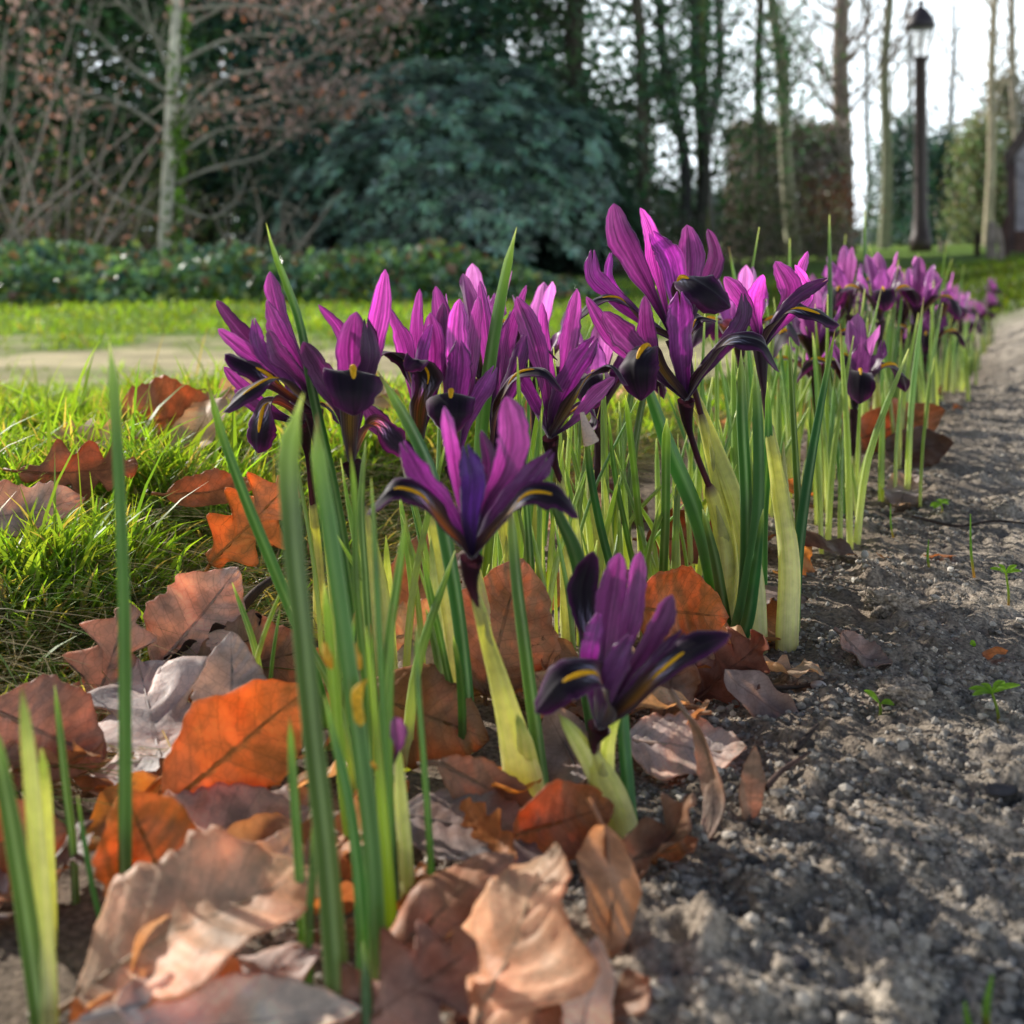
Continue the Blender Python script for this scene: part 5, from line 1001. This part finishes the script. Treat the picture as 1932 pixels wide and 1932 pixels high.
def thicket(label, u, d, w, h, n, col, leafn, leafcol, seed, lsize=.05, group=None):
    r = np.random.default_rng(seed); b = gb(u, d); o = tuple(b); root = new_obj('twiggy_bush', None, props=dict(label=label, category='bush', group=group)); root.location = o; A = Acc(); tips = []
    for i in range(n):
        s = b + np.array([r.uniform(-w, w) * .5, r.uniform(-.4, .4), -.05]); a = r.normal() * .5; hh = h * r.uniform(.5, 1.1); e = s + [math.sin(a) * hh, r.normal() * .3, math.cos(a) * hh]; m = lerp(s, e, .5) + r.normal(size=3) * .08
        tube(A, [s, m, e], np.array([.012, .009, .003]), np.array(col) * r.uniform(.6, 1.3), 4, 8); pp = spline([s, m, e], 8)
        for j in range(3):
            q = pp[r.integers(2, 8)]; e2 = q + unit(r.normal(size=3) + [0, 0, .6]) * hh * .3; tube(A, [q, lerp(q, e2, .5) + r.normal(size=3) * .02, e2], np.array([.006, .004, .002]), np.array(col) * r.uniform(.6, 1.3), 3, 5); tips += [e2, lerp(q, e2, .6)]
    new_obj('twigs', A.mesh('twigs', origin=o), M_BARK, root); tips = np.array(tips)
    if leafn:
        c = tips[r.integers(0, len(tips), leafn)] + r.normal(size=(leafn, 3)) * .09; V, Q, C = quads_leaves(c, lsize, np.array(leafcol) * (.5 + .9 * r.random((leafn, 1))), seed); new_obj('leaves', mesh_np('leaves', V - b, Q, C, smooth=False), M_DRY if leafcol[0] > leafcol[1] else M_EVER, root)
thicket('tan twiggy thicket with reddish dry leaves at the left edge', 70, 10.2, 2.0, 1.2, 34, (.22, .19, .15), 500, (.34, .22, .18), 1)
thicket('olive brown undergrowth between the thicket and the slender tree', 215, 10.6, 1.6, 1.0, 50, (.2, .17, .1), 1800, (.18, .25, .05), 2)
thicket('pale bare twigs at the foot of the slender tree', 420, 9.8, 1.6, 1.0, 20, (.34, .29, .23), 120, (.2, .13, .07), 3)
thicket('bare greyish bush with reddish leaves hanging in the upper left corner', -40, 8.8, 1.4, 2.3, 22, (.3, .26, .22), 420, (.42, .24, .19), 4)
thicket('brown bramble patch just right of the rounded bush', 1290, 14, 2.2, .8, 50, (.2, .16, .12), 1200, (.06, .11, .04), 5)
thicket('grey brown scrub under the leaning trunks', 1430, 18, 3.2, 1.4, 80, (.22, .18, .15), 1500, (.12, .12, .06), 6, .08)
# tall brown clipped hedge with an even top
def hedge():
    r = np.random.default_rng(18); b = gb(1500, 24); o = tuple(b); root = new_obj('beech_hedge', None, props=dict(label='tall grey brown hedge with a level top beyond the bare trees', category='hedge')); root.location = o
    n = 15000; c = np.stack([r.uniform(-1.35, 1.0, n), r.uniform(-.7, .7, n), r.uniform(0, 2.65, n) + .08 * r.normal(size=n)], -1); col = np.array([.42, .39, .37]) * (.6 + .7 * r.random((n, 1))); col = np.where(r.random((n, 1)) < .25, [.07, .1, .05], col)  # hedge brown greyed, distance haze mixed into the colour
    V, Q, C = quads_leaves(c, .13, col, 5, droop=1.5, aspect=.4); new_obj('foliage', mesh_np('foliage', V, Q, C, smooth=False), M_DRY, root)
    A = Acc()
    for i in range(60):
        x = r.uniform(-1.3, 1); y = r.uniform(-.6, .4); tube(A, [(x, y, -.1), (x + r.normal() * .06, y, 1.3), (x + r.normal() * .15, y, 2.6)], np.array([.03, .025, .01]), (.16, .13, .11), 4, 6)
    new_obj('stems', A.mesh('stems'), M_BARK, root)
    n = 500; c = b + np.array([.55, -1.0, 1.05]) + r.normal(size=(n, 3)) * [.28, .2, .3]; V, Q, C = quads_leaves(c, .11, np.tile([.34, .13, .07], (n, 1)), 5); new_obj('rusty_shrub', mesh_np('rusty_shrub', V, Q, C, smooth=False), M_DRY, None, dict(label='patch of rusty orange dry leaves before the tall hedge', category='shrub'))
hedge()
# bare trees against the sky; far ones greyed with painted haze
bt = [(1500, 22, 6.6, .13, -.55, (.21, .2, .14), 'bare trunk leaning to the lawn side above the tall hedge'), (1592, 25, 8.2, .19, .0, (.20, .155, .125), 'thickest bare tree, forking high beside the level hedge'), (1668, 30, 9, .13, .2, (.17, .17, .11), 'thin bare tree with mossy bark just left of the lamp post'),
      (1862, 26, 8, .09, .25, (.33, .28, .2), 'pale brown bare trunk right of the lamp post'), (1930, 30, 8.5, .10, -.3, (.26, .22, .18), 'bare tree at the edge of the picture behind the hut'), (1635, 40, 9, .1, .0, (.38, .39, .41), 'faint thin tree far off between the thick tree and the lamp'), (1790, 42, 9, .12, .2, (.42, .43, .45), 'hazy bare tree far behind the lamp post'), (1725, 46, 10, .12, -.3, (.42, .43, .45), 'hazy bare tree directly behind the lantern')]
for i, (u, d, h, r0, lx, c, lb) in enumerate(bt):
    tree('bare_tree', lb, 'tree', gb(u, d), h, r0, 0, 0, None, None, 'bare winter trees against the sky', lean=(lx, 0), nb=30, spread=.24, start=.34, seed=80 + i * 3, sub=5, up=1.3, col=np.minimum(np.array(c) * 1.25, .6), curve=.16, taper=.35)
# evergreens right, colours muted to imitate haze
for i, (u, d, h, w, n, c, lb) in enumerate([(1775, 36, 3.0, .30, 9000, (.06, .13, .12), 'rounded dark blue green evergreen right behind the lamp post'), (1700, 38, 3.9, .2, 5000, (.12, .18, .16), 'narrow evergreen just left of the lamp post'), (1850, 34, 3.4, .22, 5000, (.27, .29, .17), 'yellowish green bush beside the pale bare trunk'), (1905, 40, 5.5, .3, 6000, (.17, .17, .12), 'olive bush crown at the edge of the picture')]):
    tree('evergreen_shrub', lb, 'tree', gb(u, d), h, .09, n, .17, c, M_EVER, None, .3, nb=26, spread=w, start=.04, seed=120 + i, sub=4, up=.35, col=(.1, .08, .06))
# far woodland that reads as one mass
def woods():
    r = np.random.default_rng(19); n = 30000; a = r.uniform(-.62, .62, n); d = r.uniform(48, 60, n); x = a * d; top = 2.8 + 2.2 * fbm(x * .12, 0 * x, 3) + 3.4 * (a < .12) - 1.2 * (a > .27) * (a < .33); z = top * r.random(n) ** .8
    col = np.array([.30, .36, .38]) * (.6 + .7 * r.random((n, 1))); V, Q, C = quads_leaves(np.stack([x, d, z], -1), .42, col, 2); new_obj('distant_woods', mesh_np('distant_woods', V, Q, C, smooth=False), M_EVER, None, dict(kind='stuff', label='hazy mass of woodland along the horizon', category='woods'))  # pale bluish tone is haze painted into the foliage
woods()

# ------------------------------------------------------------------ street lamp
def lamp(u=1737, D=21, label='old style lantern on a dark brown post beyond the distant irises'):
    b = gb(u, D); o = tuple(b); root = new_obj('street_lamp', None, props=dict(label=label, category='street lamp')); root.location = o
    s = 21 / F; hz = lambda v: CH + (HOR - v) * s * 1.0
    def lathe(prof, sides, col, rot=0):
        a = Acc(); n = len(prof); an = np.arange(sides) / sides * 6.2832 + rot; V = np.array([[[r * math.cos(q), r * math.sin(q), z] for q in an] for r, z in prof]).reshape(-1, 3); a.add(V, grid_quads(n, sides, True), col); return a
    zb = b[2]; Z = lambda v: hz(v) - zb; c = (.055, .035, .035)
    new_obj('post', lathe([(0, 0), (.19, 0), (.19, .25), (.15, .30), (.135, .55), (.12, .6), (.115, 1.6), (.10, Z(120)), (.11, Z(118)), (.11, Z(113)), (0, Z(113))], 20, c).mesh('post', True), M_IRON, root)
    lt = new_obj('lantern', lathe([(.0, Z(113)), (.15, Z(113)), (.16, Z(109)), (.10, Z(107)), (0, Z(107))], 16, c).mesh('lantern'), M_IRON, root)
    new_obj('cap', lathe([(0, Z(54)), (.235, Z(54)), (.255, Z(50)), (.252, Z(44)), (.20, Z(32)), (.13, Z(21)), (.06, Z(14)), (.05, Z(12)), (.035, Z(11)), (.035, Z(8)), (.06, Z(5)), (.055, Z(2)), (0, Z(0))], 24, (.045, .035, .045)).mesh('cap'), M_IRON, lt)
    A = Acc()
    for k in range(6):
        q = k / 6 * 6.2832 + .3; tube(A, [(.14 * math.cos(q), .14 * math.sin(q), Z(109)), (.232 * math.cos(q), .232 * math.sin(q), Z(54))], np.array([.011, .011]), c, 5, 3)
    new_obj('frame_bars', A.mesh('frame_bars'), M_IRON, lt)
    g = bpy.data.materials.new('lantern_glass'); g.use_nodes = True; nt = g.node_tree; nt.nodes.clear(); out = nt.nodes.new('ShaderNodeOutputMaterial'); tr = nt.nodes.new('ShaderNodeBsdfTransparent'); gl = nt.nodes.new('ShaderNodeBsdfGlossy'); tl = nt.nodes.new('ShaderNodeBsdfTranslucent'); gl.inputs[1].default_value = .1; tl.inputs[0].default_value = (.9, .9, .9, 1)
    m1 = nt.nodes.new('ShaderNodeMixShader'); m1.inputs[0].default_value = .10; m2 = nt.nodes.new('ShaderNodeMixShader'); m2.inputs[0].default_value = .25; nt.links.new(tr.outputs[0], m2.inputs[1]); nt.links.new(tl.outputs[0], m2.inputs[2]); nt.links.new(m2.outputs[0], m1.inputs[1]); nt.links.new(gl.outputs[0], m1.inputs[2]); nt.links.new(m1.outputs[0], out.inputs[0])
    new_obj('glass', lathe([(.135, Z(108)), (.225, Z(55))], 6, (1, 1, 1), .3).mesh('glass', False), g, lt)
    new_obj('bulb', lathe([(0, Z(108)), (.025, Z(107)), (.025, Z(92)), (.045, Z(86)), (.05, Z(80)), (.03, Z(72)), (0, Z(71))], 12, (.75, .75, .75)).mesh('bulb'), M_IRON, lt)
lamp()
lamp(1947, 33, 'second, farther lantern cut off by the edge of the picture above the hut')
# hut corner, lantern edge and dark posts at the right edge
def box(acc, x0, x1, y0, y1, z0, z1, c):
    V = np.array([[x, y, z] for z in (z0, z1) for (x, y) in ((x0, y0), (x1, y0), (x1, y1), (x0, y1))]); acc.add(V, [[0, 3, 2, 1], [4, 5, 6, 7], [0, 1, 5, 4], [1, 2, 6, 5], [2, 3, 7, 6], [3, 0, 4, 7]], c)
def hut():
    b = gb(1906, 12.5, -.0); o = tuple(b); root = new_obj('wooden_hut', None, props=dict(label='dark timbered hut with a grey wall cut off by the picture edge', category='hut')); root.location = o; root.rotation_euler = (0, 0, -R(27))
    a = Acc(); box(a, .05, 3.0, .05, 3, 0, .96, (.36, .33, .36)); new_obj('wall', a.mesh('wall', False), M_WOOD, root)
    a = Acc(); box(a, -.03, .045, -.03, .09, 0, .93, (.09, .06, .06)); new_obj('corner_post', a.mesh('corner_post', False), M_WOOD, root)
    a = Acc(); V = np.array([[-.05, -.10, .86], [1.5, -.10, 3.3], [1.5, -.10, 3.5], [-.05, -.10, 1.02], [-.05, 3.1, .86], [1.5, 3.1, 3.3], [1.5, 3.1, 3.5], [-.05, 3.1, 1.02]]); a.add(V, [[0, 1, 2, 3], [4, 7, 6, 5], [0, 3, 7, 4], [3, 2, 6, 7], [0, 4, 5, 1], [1, 5, 6, 2]], (.10, .075, .07)); new_obj('roof', a.mesh('roof', False), M_WOOD, root)
    a = Acc(); V = np.array([[.05, .0, .96], [1.4, 0, .96], [1.4, 0, 3.0], [.05, .0, 1.0]]); a.add(V, [[0, 1, 2, 3]], (.36, .33, .36)); new_obj('gable', a.mesh('gable', False), M_WOOD, root)
    a = Acc(); box(a, .05, .5, -.06, .04, 0, .22, (.10, .055, .045)); new_obj('skirting_board', a.mesh('skirting_board', False), M_WOOD, root)
    r = random.Random(3)
    for i, (u, d, h, w, lb) in enumerate([(1846, 13.5, .28, .035, 'low dark stump nearest the sunlit grass patch'), (1872, 11.5, .36, .05, 'dark weathered stump in front of the pale trunk'), (1888, 10.5, .30, .03, 'slim grey stake between the dark stumps'), (1900, 11.0, .40, .045, 'tall dark stump against the hut corner'), (1697 + 80, 19, .22, .04, 'small pale post on the sunlit grass patch')]):
        g = gb(u, d); a = Acc(); tube(a, [g - [0, 0, .1], g + [r.uniform(-.02, .02), 0, h * .5], g + [r.uniform(-.03, .03), 0, h]], np.array([1.2, 1, .95, .7]) * w, (.28, .23, .2) if 'pale' in lb or 'grey' in lb else (.07, .04, .035), 7, 10, shape=lambda q: 1 + .15 * np.cos(3 * q + 1))
        new_obj('wooden_stump', a.mesh('wooden_stump', origin=tuple(g)), M_BARK, None, dict(label=lb, category='stump')).location = tuple(g)
hut()

# ------------------------------------------------------------------ light
ELEV, AZ = R(28), R(-50)                  # sun behind and to the left
sun = bpy.data.lights.new('sun', 'SUN'); sun.energy = 5.0; sun.angle = R(.53); sun.color = (1, .95, .86); so = bpy.data.objects.new('sun', sun); COL.objects.link(so)
dv = Vector((math.sin(AZ) * math.cos(ELEV), math.cos(AZ) * math.cos(ELEV), math.sin(ELEV))); so.rotation_euler = dv.to_track_quat('Z', 'Y').to_euler(); so.location = (-3, 3, 4)
w = bpy.data.worlds.new('World'); sc.world = w; w.use_nodes = True; nt = w.node_tree; nt.nodes.clear(); N = nt.nodes; Lk = nt.links
out = N.new('ShaderNodeOutputWorld'); sky = N.new('ShaderNodeTexSky'); sky.sky_type = 'NISHITA'; sky.sun_disc = False; sky.sun_elevation = ELEV; sky.sun_rotation = AZ; sky.dust_density = 2.0; sky.air_density = 1.0
bg = N.new('ShaderNodeBackground'); bg.inputs[1].default_value = .085; Lk.new(sky.outputs[0], bg.inputs[0])
tc = N.new('ShaderNodeTexCoord'); sep = N.new('ShaderNodeSeparateXYZ'); Lk.new(tc.outputs['Generated'], sep.inputs[0])
mr = N.new('ShaderNodeMapRange'); mr.inputs[1].default_value = .34; mr.inputs[2].default_value = .2; mr.inputs[3].default_value = 0; mr.inputs[4].default_value = 1; Lk.new(sep.outputs['Z'], mr.inputs[0])
no = N.new('ShaderNodeTexNoise'); no.inputs['Scale'].default_value = 3.5; no.inputs['Detail'].default_value = 6; Lk.new(tc.outputs['Generated'], no.inputs['Vector'])
m3 = N.new('ShaderNodeMapRange'); m3.inputs[1].default_value = .3; m3.inputs[2].default_value = .62; m3.inputs[3].default_value = .75; Lk.new(no.outputs['Fac'], m3.inputs[0])
mu = N.new('ShaderNodeMath'); mu.operation = 'MULTIPLY'; Lk.new(mr.outputs[0], mu.inputs[0]); Lk.new(m3.outputs[0], mu.inputs[1])
hz = N.new('ShaderNodeBackground'); hz.inputs[0].default_value = (.86, .94, 1, 1); hz.inputs[1].default_value = 2.4
ms = N.new('ShaderNodeMixShader'); Lk.new(mu.outputs[0], ms.inputs[0]); Lk.new(bg.outputs[0], ms.inputs[1]); Lk.new(hz.outputs[0], ms.inputs[2]); Lk.new(ms.outputs[0], out.inputs[0])
sc.view_settings.view_transform = 'Standard'; sc.view_settings.look = 'None'; sc.view_settings.exposure = 0; sc.view_settings.gamma = 1
sc.render.engine = 'CYCLES'; sc.cycles.use_denoising = True; sc.cycles.max_bounces = 8; sc.cycles.transparent_max_bounces = 8; sc.cycles.sample_clamp_indirect = 6
